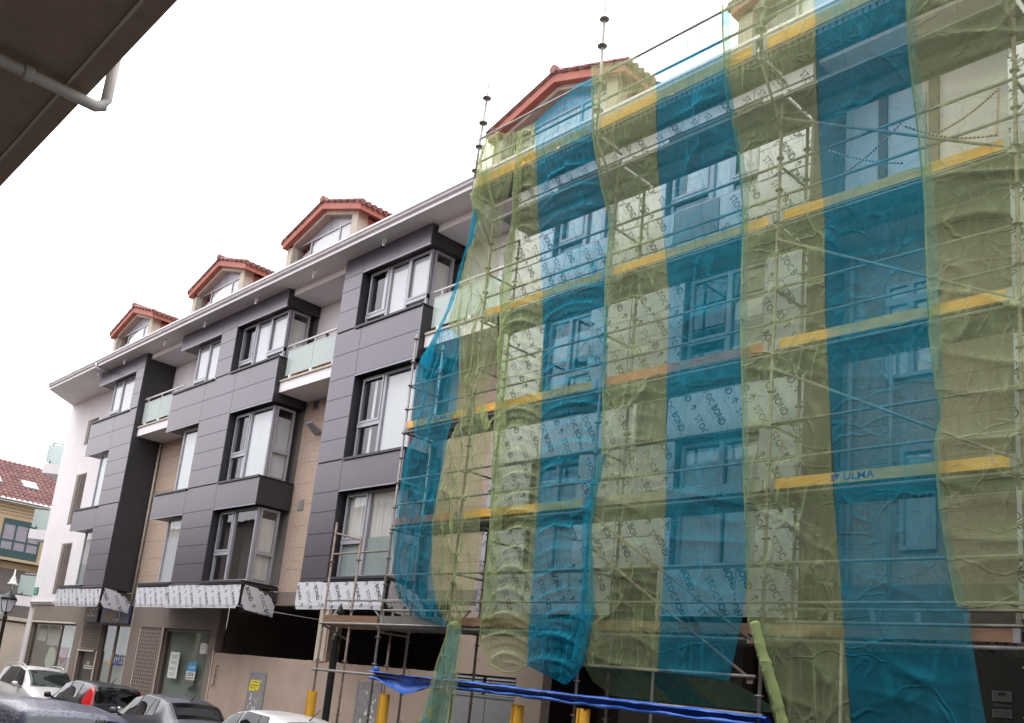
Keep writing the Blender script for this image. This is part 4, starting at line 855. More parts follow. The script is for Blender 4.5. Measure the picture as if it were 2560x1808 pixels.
# main top deck and bracketed outer deck
for i in range(1, 5):
    a, b_ = XS[i]+0.03, XS[i+1]-0.03
    mb = MB()
    for k in range(2): y0 = YO+0.06+k*0.43; mb.box(a,b_,y0,y0+0.42,11.16,11.2); mb.box(a,b_,y0,y0+0.02,11.11,11.159); mb.box(a,b_,y0+0.40,y0+0.42,11.11,11.159)
    mb.build('deck', planks, SC)
    mb = MB().box(a,b_,10.46,10.95,11.42,11.46).box(a,b_,10.46,10.48,11.37,11.419).box(a,b_,10.93,10.95,11.37,11.419); mb.build('deck', planks, SC)
    mb = MB().box(a+0.09,b_-0.09,10.375,10.40,11.44,11.63,0).box(a+0.02,a+0.09,10.372,10.402,11.43,11.64,1).box(b_-0.09,b_-0.02,10.372,10.402,11.43,11.64,1); mb.build('toe_board', [yellow, trim], SC)
    for z in (12.0, 12.52): tubep('guard_rail', [(XS[i],10.42,z),(XS[i+1],10.42,z)], 0.022)
    tubep('ledger', [(XS[i],YO,11.08),(XS[i+1],YO,11.08)])
for x in XS[1:]:
    top = 14.05 if abs(x+9.55) < 0.1 else 13.80 if abs(x+12.55) < 0.1 else 12.6
    xx = x+(0.1 if x < -12 else -0.05)
    mb = MB().tube([(x,10.42,11.3),(lerp(x,xx,0.4),10.42,12.4),(xx,10.42,top-0.45),(xx,10.42,top-0.449),(xx,10.42,top)],[0.024,0.024,0.024,0.016,0.016],8)
    for z in (11.85, 12.35, top-0.95, top-0.42):
        if z < top-0.3: mb.lathe(lerp(x,xx,min(1,(z-11.3)/2)),10.42,[(0.03,z-0.008),(0.085,z-0.008),(0.085,z+0.008),(0.03,z+0.008)],10)
    mb.build('standard', steel, SC)
    tubep('bracket', [(x,10.38,11.36),(x,YO+0.05,11.36)]); tubep('bracket', [(x,10.44,11.32),(x,YO,10.55)], 0.02); tubep('bracket', [(x,YO,10.45),(x,YI,10.98)], 0.02)
# diagonal braces
for za, zb, xa, xb in ((10.72,9.06,-6.55,-3.6),(8.82,7.17,-6.55,-3.6),(6.92,5.30,-6.55,-3.6),(5.10,3.29,-9.5,-6.70),(4.62,2.79,-9.5,-6.68),(2.33,1.6,-5.53,-4.85)):
    mb = MB().tube([(xa,YO-0.03,za),(xb,YO-0.03,zb)],0.021,8); mb.box(xb-0.05,xb+0.03,YO-0.045,YO-0.015,zb-0.05,zb+0.02); mb.build('brace', rustst if za < 6 else steel, SC)
# lattice beams and low ledger
def lattice(x0, x1, z0, z1, y, m, n):
    mb = MB().tube([(x0,y,z1),(x1,y,z1)],0.022,8).tube([(x0+0.1,y,z0),(x1-0.1,y,z0)],0.022,8)
    for i in range(n): xx = lerp(x0+0.3,x1-0.3,i/(n-1)); mb.box(xx-0.03,xx+0.03,y-0.012,y+0.012,z0+0.02,z1-0.02)
    mb.tube([(x0+0.02,y,z1),(x0+0.22,y,z0)],0.018,6).tube([(x1-0.02,y,z1),(x1-0.22,y,z0)],0.018,6); return mb.build('lattice_beam', m, SC)
lattice(-15.55,-12.7,3.53,3.69,YI-0.1,steel,8); lattice(-6.5,-0.8,3.53,3.69,YO+0.03,steel,11)
MB().box(-16.35,-14.55,YO-0.03,YO,3.34,3.49).build('toe_board', wood, SC)
MB().box(-16.4,-14.5,YO+0.03,YI,3.30,3.335).build('deck', wood, SC)
tubep('ledger', [(-16.45,YO-0.04,3.33),(-12.5,YO-0.04,3.33)], 0.0242, steel); tubep('guard_rail', [(-16.4,YO,3.79),(-12.5,YO,3.79)], 0.021, steel); tubep('guard_rail', [(-16.4,YO,4.75),(-14.5,YO,4.75)], 0.021, rustst); tubep('side_rail', [(-16.4,YO,5.2),(-15.44,YO,5.0)], 0.018, rustst)
tubep('ledger', [(-16.5,YO-0.03,2.40),(-13.0,YO-0.03,2.40)], 0.026, steel); tubep('ledger', [(-13.0,YO-0.03,2.40),(-6.5,YO-0.03,2.36)], 0.026, steel); tubep('ledger', [(-9.6,YO-0.06,2.83),(-6.6,YO-0.06,2.83)], 0.022)
tubep('transom', [(-16.4,YO,3.30),(-16.4,YI,3.05)], 0.022, rustst); tubep('transom', [(-14.5,YO,3.2),(-14.5,YI,3.2)], 0.022, rustst)
tubep('standard', [(-5.53,YO,0.13),(-5.53,YO,3.4)])
tubep('standard', [(-8.5,11.45,0.13),(-8.5,11.45,4.0)], 0.024, steel)
# yellow foam sleeves round the feet
for x, y, zt in ((-16.42,YO,1.98),(-14.08,YO,2.08),(-12.66,YO,1.94),(-10.80,YO+0.1,2.16),(-9.36,YO-0.02,2.21)):
    mb = MB(); n = 12
    for k in range(n-1):
        a0, a1 = 2*math.pi*k/n-1.4, 2*math.pi*(k+1)/n-1.4
        mb.prism([(x+0.055*math.cos(a0),y+0.055*math.sin(a0),0.14),(x+0.10*math.cos(a0),y+0.10*math.sin(a0),0.14),(x+0.10*math.cos(a1),y+0.10*math.sin(a1),0.14),(x+0.055*math.cos(a1),y+0.055*math.sin(a1),0.14)],(0,0,zt-0.14-0.03*(k % 2)))
    mb.build('foam_sleeve', sleeve, SC)

# ------------------------------------------------------------------ debris nets
K = 2560/2296
def ynet(z):
    if z > 11.7: return 10.34
    if z > 9.6:
        t = (z-9.6)/2.1; t = t*t*(3-2*t); return lerp(10.93, 10.34, t)
    return 10.93
def ridged(p, s=1.0): return (1-abs(noise.noise(p)))**8
def net_panel(name, parent, Lp, Rp, m, dy=0.0, style=(1,0,0), nu=70, nv=230, seed=0, yf=ynet, flare=0.0):
    """net strip between two edge lines given in photo coordinates; style = (pleats, sag folds, creases) weights"""
    rows_ = []; pl, sg, cr = style; nu = int(nu*1.5); nv = int(nv*1.25)
    for j in range(nv+1):
        t = j/nv; a, b_ = poly_at(Lp, t), poly_at(Rp, t); row = []
        for i in range(nu+1):
            u = i/nu; px, py = lerp(a[0],b_[0],u)*K, lerp(a[1],b_[1],u)*K
            Y = 10.93
            for _ in range(3):
                wz = at(px, py, Y); Y = yf(wz[2]) + dy
            X, _, Z = at(px, py, Y)
            d = 0.10*noise.noise((X*0.55+seed, Z*0.45, seed)) + 0.035*noise.noise((X*1.6+seed, Z*1.1, seed+2))
            if pl:
                q = X*3.4 + 0.9*noise.noise((X*0.7, Z*0.8, seed+3)); d -= pl*0.055*ridged((q, Z*0.42, seed+1.7)) + pl*0.035*ridged((q*2.3, Z*0.9, seed+5.1))
                d -= pl*0.035*ridged(((X+Z*0.6)*1.9, (Z-X)*0.55, seed+8.8))
            if sg:
                ph = (Z + 0.16*(2*u-1)**2 + 0.16*noise.noise((X*0.9, Z*0.8, seed+4)))/0.34; fr_ = ph-math.floor(ph)
                amp = 0.5+0.5*noise.noise((X*1.3, math.floor(ph)*3.1, seed)); d -= sg*0.075*amp*math.exp(-((fr_-0.5)/0.11)**2) - sg*0.02*(fr_-0.5)
            if cr:
                d -= cr*0.06*ridged((X*0.9+0.35*noise.noise((Z*2,X,seed)), Z*0.75, seed+2.2)) + cr*0.05*ridged((X*0.5, Z*1.7+0.3*X, seed+6.4))
                d -= cr*0.012*ridged((X*4.0, Z*1.1, seed+11.0))
            d *= min(1.0, 0.25+3.0*u*(1-u)); row.append((X, Y+d, Z))
        rows_.append(row)
    return MB().grid(rows_).build(name, m, parent)
def net(label): return thing('debris_net', label, 'net', (-10, 10.9, 6), 'debris nets hung on the scaffold')
G_ = 'debris nets hung on the scaffold'
# net 1: blue and green, tied in a knot at the bottom
A = net('debris net knotted at the bottom into a hanging tail, beside the dark clad bay')
net_panel('blue_strip', A, [(1062,470),(1050,540),(1000,700),(965,770),(942,812)], [(1077,470),(1072,520),(1042,580),(1034,620),(1012,690),(990,738),(960,830)], blue_dense, -0.05, (0.5,0,0.2), 24, 140, 11)
net_panel('blue_panel', A, [(985,742),(945,800),(935,835),(930,900),(926,950),(932,985),(912,1010),(898,1100),(885,1200),(884,1290),(900,1345),(935,1385),(992,1404)],
          [(1036,736),(1034,850),(1026,925),(1016,945),(1004,985),(987,1090),(973,1180),(969,1290),(980,1355),(1004,1404)], netblue, -0.01, (1.7,0,0.5), 50, 230, 12)
net_panel('green_panel', A, [(1092,312),(1078,340),(1066,410),(1056,440),(1064,480),(1074,501),(1046,575),(1038,618),(1020,677),(1004,725),(1034,765),(1032,850),(1024,925),(1030,945),(1003,1000),(986,1090),(972,1180),(968,1290),(980,1355),(1003,1402)],
          [(1160,296),(1148,400),(1130,500),(1118,620),(1120,720),(1116,800),(1102,870),(1084,903),(1090,925),(1106,960),(1100,1000),(1086,1060),(1078,1180),(1070,1290),(1058,1350),(1038,1402)], netgreen, -0.03, (1.9,0,0.5), 60, 300, 13)
net_panel('eave_drape', A, [(1092,312),(1078,340),(1066,410),(1056,440),(1062,485)], [(1118,300),(1112,340),(1098,400),(1088,450),(1078,505)], netgreen, -0.07, (1.2,0,0.3), 24, 70, 18)
net_panel('fold', A, [(1084,900),(1078,935),(1082,958),(1092,970)],[(1090,905),(1096,945),(1108,935),(1112,930)], green_dense, -0.10, (1,0,0.5), 14, 30, 17)
net_panel('tail', A, [(1006,1400),(1000,1430),(975,1500),(952,1570),(930,1640)], [(1036,1400),(1038,1440),(1030,1520),(1020,1580),(1012,1640)], netgreen, -0.08, (0.7,0,0.2), 24, 80, 14)
net_panel('tail_back', A, [(1008,1402),(1004,1440),(980,1510),(958,1580),(940,1640)], [(1034,1402),(1030,1440),(1018,1520),(1006,1580),(996,1640)], blue_dense, 0.05, (0.7,0,0.2), 20, 70, 15)
MB().lathe(*at(1020*K,1402*K,10.85)[:2],[(0.03,at(1020*K,1402*K,10.85)[2]-0.07),(0.085,at(1020*K,1402*K,10.85)[2]-0.03),(0.09,at(1020*K,1402*K,10.85)[2]+0.03),(0.04,at(1020*K,1402*K,10.85)[2]+0.07)],12).build('knot', green_dense, A)
# net 2
Bn = net('debris net with a loose crumpled bottom, right of the knotted net')
net_panel('green_panel', Bn, [(1160,296),(1152,400),(1148,500),(1128,620),(1122,720),(1118,850),(1110,930),(1105,1050),(1100,1170),(1090,1270),(1078,1390),(1076,1440),(1095,1478),(1120,1500)],
          [(1200,276),(1205,420),(1212,560),(1218,700),(1216,900),(1213,1050),(1205,1150),(1195,1300),(1187,1400),(1185,1470),(1183,1490)], netgreen, 0.0, (0.45,1.6,0.2), 44, 330, 21)
net_panel('blue_panel', Bn, [(1200,276),(1205,420),(1212,560),(1218,700),(1216,900),(1213,1050),(1205,1150),(1195,1300),(1187,1400),(1185,1470),(1183,1490),(1225,1512),(1268,1535)],
          [(1335,170),(1335,320),(1352,400),(1375,490),(1375,560),(1366,620),(1363,830),(1360,950),(1358,1020),(1338,1110),(1327,1180),(1331,1300),(1333,1370),(1320,1440),(1306,1490),(1285,1520),(1272,1535)], netblue, 0.0, (0.6,1.1,0.5), 60, 330, 22)
net_panel('doubled_edge', Bn, [(1160,296),(1152,400),(1148,500),(1128,620),(1122,720),(1118,850),(1110,930),(1105,1050),(1100,1170),(1090,1270),(1078,1390)],[(1172,292),(1170,400),(1168,500),(1150,620),(1146,720),(1142,850),(1138,930),(1132,1050),(1128,1170),(1118,1270),(1106,1390)], netgreen, -0.06, (1.2,0.5,0.2), 14, 260, 23)
net_panel('crumpled_hem', Bn, [(1186,1400),(1184,1470),(1183,1490),(1225,1512),(1268,1533)], [(1334,1370),(1320,1440),(1306,1490),(1285,1520),(1272,1533)], netblue, -0.05, (1.2,1.2,0.4), 50, 60, 24)
net_panel('folded_edge', Bn, [(1345,1020),(1318,1110),(1306,1180),(1308,1300),(1300,1400),(1282,1480)], [(1359,1020),(1338,1110),(1328,1180),(1332,1300),(1334,1380),(1306,1488)], netblue, -0.07, (0.8,0.3,0.3), 12, 120, 25)
# net 3
Cn = net('debris net whose straight bottom is gathered inward under the lowest ledger')
net_panel('green_panel', Cn, [(1327,150),(1329,300),(1349,420),(1369,500),(1359,600),(1353,850),(1352,1000),(1332,1100),(1323,1200),(1323,1370),(1297,1492)],
          [(1470,120),(1472,330),(1490,520),(1500,640),(1496,860),(1495,1100),(1490,1280),(1475,1507)], netgreen, -0.025, (0.55,0.25,0.6), 60, 320, 31)
net_panel('blue_panel', Cn, [(1470,120),(1472,330),(1490,520),(1500,640),(1496,860),(1495,1100),(1490,1280),(1475,1507)],
          [(1640,22),(1638,190),(1660,300),(1682,420),(1676,550),(1676,750),(1676,900),(1680,1060),(1686,1250),(1665,1390),(1636,1527)], netblue, -0.025, (0.45,0.1,0.8), 66, 320, 32)
def yflap(z): return 10.95 + max(0, (3.33-z))*1.4
net_panel('bottom_flap', Cn, [(1310,1494),(1330,1530),(1372,1560)], [(1640,1528),(1700,1562),(1752,1600)], netgreen, 0.0, (0.15,0,0.3), 70, 40, 33, yflap)
net_panel('bottom_lining', Cn, [(1318,1496),(1345,1530),(1392,1566)], [(1640,1528),(1700,1560),(1752,1600)], netblue, 0.05, (0.15,0,0.3), 70, 40, 34, yflap)
# net 4
Dn = net('green and wide blue debris net reaching down to the pavement, with a rolled edge')
net_panel('green_panel', Dn, [(1617,8),(1625,190),(1653,330),(1667,470),(1661,700),(1665,900),(1667,1050),(1675,1250),(1679,1400),(1722,1560),(1747,1660)],
          [(1826,-60),(1830,130),(1840,350),(1850,500),(1850,700),(1864,960),(1870,1100),(1885,1300),(1900,1500),(1912,1660)], netgreen, -0.04, (0.55,0,0.6), 66, 340, 41)
net_panel('blue_panel', Dn, [(1826,-60),(1830,130),(1840,350),(1850,500),(1850,700),(1864,960),(1870,1100),(1885,1300),(1900,1500),(1912,1660)],
          [(2046,-100),(2060,130),(2080,280),(2095,430),(2105,600),(2110,750),(2120,870),(2110,960),(2108,1050),(2122,1130),(2140,1250),(2170,1370),(2190,1500),(2218,1660)], netblue, -0.04, (0.35,0,0.40), 66, 340, 42)
def roll(pts, r_, m, parent, name, Y):
    P = []
    for t in range(41):
        q = poly_at(pts, t/40); P.append(at(q[0]*K, q[1]*K, Y))
    MB().tube(P, [r_*(0.7+0.5*abs(noise.noise((i*0.4,r_,1)))) for i in range(41)], 8).build(name, m, parent)
roll([(1692,1395),(1712,1470),(1740,1560),(1765,1660)], 0.08, green_dense, Dn, 'rolled_edge', 10.86)
# net 5
En = net('plain green debris net right of the wide blue strip, ending above the dark entrance')
net_panel('green_panel', En, [(2027,-110),(2037,130),(2057,280),(2072,430),(2079,600),(2083,750),(2097,870),(2109,930),(2095,1000),(2105,1130),(2123,1250),(2145,1362)],
          [(2480,-200),(2480,130),(2480,430),(2480,750),(2480,1130),(2480,1385)], netgreen, -0.07, (0.3,0.0,1.0), 90, 280, 51)
for nm, par, pts, mm, r_ in (('hem', Cn, [(1328,155),(1329,300),(1349,420),(1369,500),(1359,600),(1353,850),(1352,1000),(1332,1100),(1323,1200),(1323,1370),(1299,1490)], green_dense, 0.012),
                         ('hem', Dn, [(1619,12),(1625,190),(1653,330),(1667,470),(1661,700),(1665,900),(1667,1050),(1675,1250),(1679,1400)], green_dense, 0.012),
                         ('hem', En, [(2037,0),(2039,130),(2057,280),(2072,430),(2079,600),(2083,750),(2099,870),(2109,930),(2097,1000),(2105,1130),(2123,1250),(2145,1362)], green_dense, 0.012),
                         ('hem', Bn, [(1128,620),(1122,720),(1118,850),(1110,930),(1105,1050),(1100,1170),(1090,1270),(1078,1390),(1076,1440),(1100,1490),(1130,1508),(1160,1506),(1183,1490)], green_dense, 0.012),
                         ('hem', Bn, [(1183,1490),(1225,1512),(1268,1535),(1285,1520),(1306,1490),(1320,1440)], blue_dense, 0.012)):
    P = []
    for t in range(121):
        q = poly_at(pts, t/120); Y = 10.93
        for _ in range(3): Y = ynet(at(q[0]*K,q[1]*K,Y)[2])-0.03
        P.append(at(q[0]*K+1.5*noise.noise((t*0.3,r_*99,0)), q[1]*K, Y))
    MB().tube(P, r_, 6).build(nm, mm, par)

# ------------------------------------------------------------------ blue tarpaulin along the low ledger
T_ = thing('tarpaulin', 'bright blue tarpaulin bunched along the lowest scaffold ledger', 'tarpaulin', (-10, 10.95, 2.8))
rows_ = []
for j in range(15):
    row = []
    for i in range(150):
        x = lerp(-14.45,-6.4,i/149); a = j/14
        hang = 0.30*math.exp(-((x+13.4)/0.55)**2) + 0.12 + 0.10*abs(noise.noise((x*1.4,0,2)))
        zc = 2.43 - 0.012*(x+14.4) - 0.02*max(0,(x+13.2))/6.8
        ang = a*math.pi*2.2; r_ = 0.06+0.025*noise.noise((x*2.2,a*3,5))
        row.append((x, 10.96 - r_*math.cos(ang)*1.1 - 0.02*noise.noise((x*4,a*4,1)), zc + 0.02 - hang*a*0.8 + r_*math.sin(ang)*0.8 + 0.012*noise.noise((x*7,a*5,3))))
    rows_.append(row)
MB().grid(rows_).build('tarp_sheet', tarp, T_)
MB().lathe(-14.3,10.93,[(0.02,2.44),(0.06,2.48),(0.05,2.54),(0.02,2.56)],8).build('tied_corner', tarp, T_)
# ------------------------------------------------------------------ striped ropes
def rope(a, b_, label, sag=0.05):
    n = 46; mb = MB(); P = [Vector(a).lerp(Vector(b_), i/n)-Vector((0,0,sag*math.sin(math.pi*i/n))) for i in range(n+1)]
    for i in range(n): mb.tube([P[i],P[i+1]],0.014,6,i % 2,False)
    tag(mb.build('rope', [whiterope, redrope]), label, 'rope', 'red and white ropes tied across the upper scaffold')
pt = lambda x, y: at((2000+x*0.28354), y*0.28354, 11.2)
rope(pt(380,1540), pt(915,1060), 'red and white rope rising to the right behind the wide blue net')
rope(pt(230,1320), pt(905,1440), 'red and white rope crossing flat behind the wide blue net')
rope(pt(1240,1160), pt(1755,780), 'red and white rope rising steeply behind the plain green net')
rope(pt(915,1110), pt(1740,1190), 'long sagging red and white rope from the blue net to the green net', 0.1)
rope(pt(1755,770), pt(1735,1200), 'short upright red and white rope near the right edge behind the green net', 0.0)

# ------------------------------------------------------------------ street furniture
def lamp(x, y, zb, label, body, gls_, sc_=1.0, zpole=0.12):
    t = thing('street_lamp', label, 'street lamp', (x, y, zpole))
    MB().lathe(x,y,[(0.13*sc_,zpole),(0.13*sc_,0.5),(0.07*sc_,0.62),(0.055*sc_,zb-0.25),(0.09*sc_,zb-0.2),(0.045*sc_,zb-0.12),(0.05*sc_,zb)],12).build('post', body, t)
    q = MB(); r0, r1 = 0.13*sc_, 0.24*sc_; h = 0.42*sc_
    for k in range(4):
        a0 = math.pi/4+k*math.pi/2+0.35; a1 = a0+math.pi/2
        q.tube([(x+r0*math.cos(a0),y+r0*math.sin(a0),zb),(x+r1*math.cos(a0),y+r1*math.sin(a0),zb+h)],0.014*sc_,6); q.tube([(x+r1*math.cos(a0),y+r1*math.sin(a0),zb+h),(x+r1*math.cos(a1),y+r1*math.sin(a1),zb+h)],0.018*sc_,6); q.tube([(x+r0*math.cos(a0),y+r0*math.sin(a0),zb),(x+r0*math.cos(a1),y+r0*math.sin(a1),zb)],0.014*sc_,6)
    q.build('lantern_frame', body, t)
    g = MB()
    for k in range(4):
        a0 = math.pi/4+k*math.pi/2+0.35; a1 = a0+math.pi/2; f_ = 0.96
        g.quad([(x+r0*f_*math.cos(a0),y+r0*f_*math.sin(a0),zb),(x+r0*f_*math.cos(a1),y+r0*f_*math.sin(a1),zb),(x+r1*f_*math.cos(a1),y+r1*f_*math.sin(a1),zb+h),(x+r1*f_*math.cos(a0),y+r1*f_*math.sin(a0),zb+h)])
    g.build('lantern_glass', gls_, t)
    MB().lathe(x,y,[(r1*1.02,zb+h+0.01),(r1*0.98,zb+h+0.05),(r1*0.5,zb+h+0.17*sc_),(r1*0.32,zb+h+0.2*sc_),(r1*0.2,zb+h+0.25*sc_),(0.03,zb+h+0.27*sc_),(0.02,zb+h+0.36*sc_),(0.005,zb+h+0.42*sc_)],4*4).build('lantern_cap', body, t)
lamp(-37.35, 11.15, 3.37, 'black four sided street lantern on a black post before the ochre building', blackm, lampw, 1.15)
t = thing('street_lamp', 'pale conical street lamp behind the black lantern, in front of the ochre building', 'street lamp', (-50.3,14.6,0.1))
lx, ly, lz = at(31, 1462, 14.6)
MB().lathe(lx,ly,[(0.06,0.1),(0.035,lz-0.1),(0.03,lz)],10).build('post', plasticw, t)
MB().lathe(lx,ly,[(0.24,lz),(0.25,lz+0.05),(0.16,lz+0.12),(0.15,lz+0.2),(0.05,lz+0.45),(0.02,lz+0.75)],14).build('lamp_shade', plasticw, t)
t = thing('lamp_post', 'black iron post without a lantern standing before the rendered wall', 'post', (-16.53,11.5,0.12))
MB().lathe(-16.53,11.5,[(0.11,0.12),(0.11,0.6),(0.078,0.7),(0.075,2.98),(0.092,3.0),(0.092,3.05),(0.078,3.08),(0.085,3.12),(0.05,3.17),(0.03,3.2),(0.028,3.58)],14).build('post', blackm, t)
MB().lathe(-16.53,11.5,[(0.03,3.56),(0.09,3.60),(0.04,3.66),(0.055,3.71),(0.01,3.78)],10).build('finial', blackm, t)
MB().prism([(-16.85,11.5,3.48),(-16.55,11.5,3.48),(-16.58,11.5,3.64),(-16.7,11.5,3.68)],(0,0.02,0)).build('bracket_plate', zinc, t)

# ------------------------------------------------------------------ cars
def interp(T, x):
    if x <= T[0][0]: return T[0][1]
    for (a, b_), (c, d) in zip(T, T[1:]):
        if x <= c: k = (x-a)/(c-a); k = k*k*(3-2*k)*0.5+k*0.5; return lerp(b_, d, k)
    return T[-1][1]
def car(label, paintm, Lc, W, top, belt, roof_w, loc, flip, glass_side, ws, rw, lights, wheels, ant=None, rails=False, extra=None, group='parked cars'):
    """local x: 0 = nose .. Lc = tail; top/belt: height tables; glass_side: list of (xa, xb); ws/rw: windscreen and rear window x range"""
    root = thing('parked_car', label, 'car', loc, group)
    hw = W/2
    def place(x, y, z):
        return (loc[0]+(-x if flip else x), loc[1]+(-y if flip else y), z)
    def taper(x):          # plan shape
        f = min(1, max(0, x)/0.55); r_ = min(1, max(0, Lc-x)/0.45); return 0.80+0.20*math.sqrt(max(0, 1-(1-f)**2))*1.0 if x < Lc/2 else 0.84+0.16*math.sqrt(max(0, 1-(1-r_)**2))
    def sec(x):
        zt, zb = interp(top, x), interp(belt, x); zb = min(zb, zt-0.02); w_ = hw*taper(x); g = max(0, min(1, (zt-zb-0.02)/0.25)); rwid = lerp(w_*0.92, roof_w/2, g)
        return [(0,0.22),(w_*0.86,0.22),(w_*0.97,0.32),(w_,0.55),(w_*0.995,lerp(0.55,zb,0.6)),(w_*0.955,zb),(lerp(w_*0.955,rwid,0.33),lerp(zb,zt-0.05,0.36)),(lerp(w_*0.955,rwid,0.68),lerp(zb,zt-0.05,0.72)),(rwid,zt-0.055),(rwid*0.86,zt-0.018),(rwid*0.5,zt),(0,zt+0.012)]
    def surf(x, s_):       # s_ in 0..11 along the half section
        P = sec(x); i = min(10, int(s_)); k = s_-i; return (lerp(P[i][0],P[i+1][0],k), lerp(P[i][1],P[i+1][1],k))
    xs = [Lc*i/64 for i in range(65)]
    mb = MB()
    for sgn in (-1, 1):
        G = [[place(x, sgn*p[0], p[1]) for p in sec(x)] for x in xs]; mb.grid(G)
    for xe in (0, Lc):
        P = sec(xe); mb.quad([place(xe, p[0], p[1]) for p in P]+[place(xe, -p[0], p[1]) for p in reversed(P)])
    mb.build('body', paintm, root)
    def patch(name, xa, xb, sa, sb, m, sides=(-1,1), off=0.008, n=10, q=8, shape=None, par=root):
        for sgn in sides:
            k = MB(); G = []
            for i in range(n+1):
                row = []
                for j in range(q+1):
                    u, v_ = i/n, j/q; x = lerp(xa,xb,u); s_ = lerp(sa,sb,v_)
                    if shape: x, s_ = shape(u, v_)
                    y, z = surf(x, s_); y2, z2 = surf(x, min(11, s_+0.15)); y1, z1 = surf(x, max(0, s_-0.15)); tx, tz = y2-y1, z2-z1; l = math.hypot(tx,tz) or 1
                    row.append(place(x, sgn*(y+off*tz/l), z-off*tx/l+0.0))
                G.append(row)
            k.grid(G); k.build(name, m, par)
    for xa, xb, ya, yb in glass_side:        # side windows; ya, yb shear the front and rear edges
        patch('side_window', 0, 0, 0, 0, carglass, shape=lambda u, v_: (lerp(lerp(xa,ya,v_),lerp(xb,yb,v_),u), lerp(5.12,7.9,v_)))
        patch('window_seal', 0, 0, 0, 0, blackm, off=0.004, shape=lambda u, v_: (lerp(lerp(xa-0.03,ya-0.03,v_),lerp(xb+0.03,yb+0.03,v_),u), lerp(5.0,8.05,v_)))
    for nm, (xa, xb) in (('windscreen', ws), ('rear_window', rw)):
        k = MB(); G = []
        for i in range(11):
            x = lerp(xa,xb,i/10); row = []
            for j in range(-10, 11):
                s_ = 11-abs(j)/10*2.6; y, z = surf(x, s_); dz = (interp(top,x+0.03)-interp(top,x-0.03))/0.06; l = math.sqrt(1+dz*dz); row.append(place(x-0.007*dz/l, (1 if j >= 0 else -1)*y, z+0.007/l))
            G.append(row)
        k.grid(G); k.build(nm, carglass, root)
    for nm, xa, xb, sa, sb, m in lights: patch(nm, xa, xb, sa, sb, m, off=0.012)
    for x in wheels:
        for sgn in (-1, 1):
            c = place(x, sgn*(hw-0.10), 0.31); tw = MB().lathe(c[0], c[2], [(0.2,c[1]-0.095),(0.29,c[1]-0.095),(0.31,c[1]-0.06),(0.31,c[1]+0.06),(0.29,c[1]+0.095),(0.2,c[1]+0.095)], 22, 0, 'y').build('wheel', rubber, root)
            sd_ = -1 if c[1] < loc[1] else 1
            MB().lathe(c[0], c[2], [(0.20,c[1]+sd_*0.1),(0.19,c[1]+sd_*0.085),(0.05,c[1]+sd_*0.105)], 18, 0, 'y').build('rim', chrome, tw)
        for sgn in (-1, 1):
            k = MB(); k.grid([[place(x+r_*math.cos(a*math.pi/14), sgn*(hw*taper(x)+0.006), 0.31+r_*math.sin(a*math.pi/14)) for a in range(15)] for r_ in (0.30,0.37)])
            k.build('wheel_arch', rubber, root)
    mx_ = ws[1]-0.28 if ws[1] > ws[0] else ws[0]
    zb = interp(belt, mx_)
    for sgn in (-1, 1):
        c = Vector(place(mx_, sgn*(hw+0.10), zb+0.09)); k = MB(); k.lathe(c.x, c.y, [(0.03,c.z-0.075),(0.075,c.z-0.06),(0.09,c.z),(0.075,c.z+0.055),(0.03,c.z+0.07)], 12); k.tube([c, place(mx_, sgn*(hw-0.05), zb+0.02)],0.03,6); k.build('wing_mirror', paintm if paintm is not p_silver else plasticw, root)
    if ant: MB().tube([place(ant[0],0,interp(top,ant[0])), place(ant[0]+ant[1],0,interp(top,ant[0])+ant[2])],[0.012,0.005],6).build('aerial', blackm, root)
    if rails:
        for sgn in (-1,1):
            k = MB(); P = [place(lerp(rails[0],rails[1],i/12), sgn*roof_w*0.44, interp(top, lerp(rails[0],rails[1],i/12))+0.055*math.sin(math.pi*min(1,i/12))**0.35) for i in range(13)]; k.tube(P,0.018,6); k.build('roof_rail', chrome, root)
    # dark cabin floor and seats
    k = MB()
    for x in (lerp(ws[1],rw[0],0.3), lerp(ws[1],rw[0],0.72)):
        for sgn in (-1,1):
            a, b_ = place(x, sgn*0.36-0.22, 0.6), place(x+0.16, sgn*0.36+0.22, 1.12); k.box(a[0],b_[0],a[1],b_[1],0.6,1.15); k.box(lerp(a[0],b_[0],0.2),lerp(a[0],b_[0],0.8),lerp(a[1],b_[1],0.25),lerp(a[1],b_[1],0.75),1.16,1.34)
    k.build('seats', greyboard, root)
    if extra: extra(root, place, surf, patch)
    return root
# silver people carrier, nose toward the camera side (+X)
car('silver people carrier with roof rails, parked nose to the right at the far left', p_silver, 4.36, 1.78,
    [(0,0.62),(0.12,0.78),(0.4,0.90),(1.05,1.06),(1.2,1.12),(2.0,1.56),(2.5,1.64),(3.4,1.63),(4.0,1.55),(4.22,1.2),(4.36,0.75)],
    [(0,0.6),(0.4,0.82),(1.1,0.98),(2.0,1.03),(3.6,1.08),(4.36,0.8)], 1.32, (-28.25,10.6,0), True,
    [(1.45,2.35,1.98,2.4),(2.45,3.3,2.48,3.28),(3.38,3.95,3.36,3.78)], (1.16,1.98), (4.02,4.2), [('headlight',0.10,0.62,3.7,5.0,clearlens),('tail_light',4.1,4.3,4.2,6.5,redlens)], (0.85,3.55), None, (2.2,3.9))
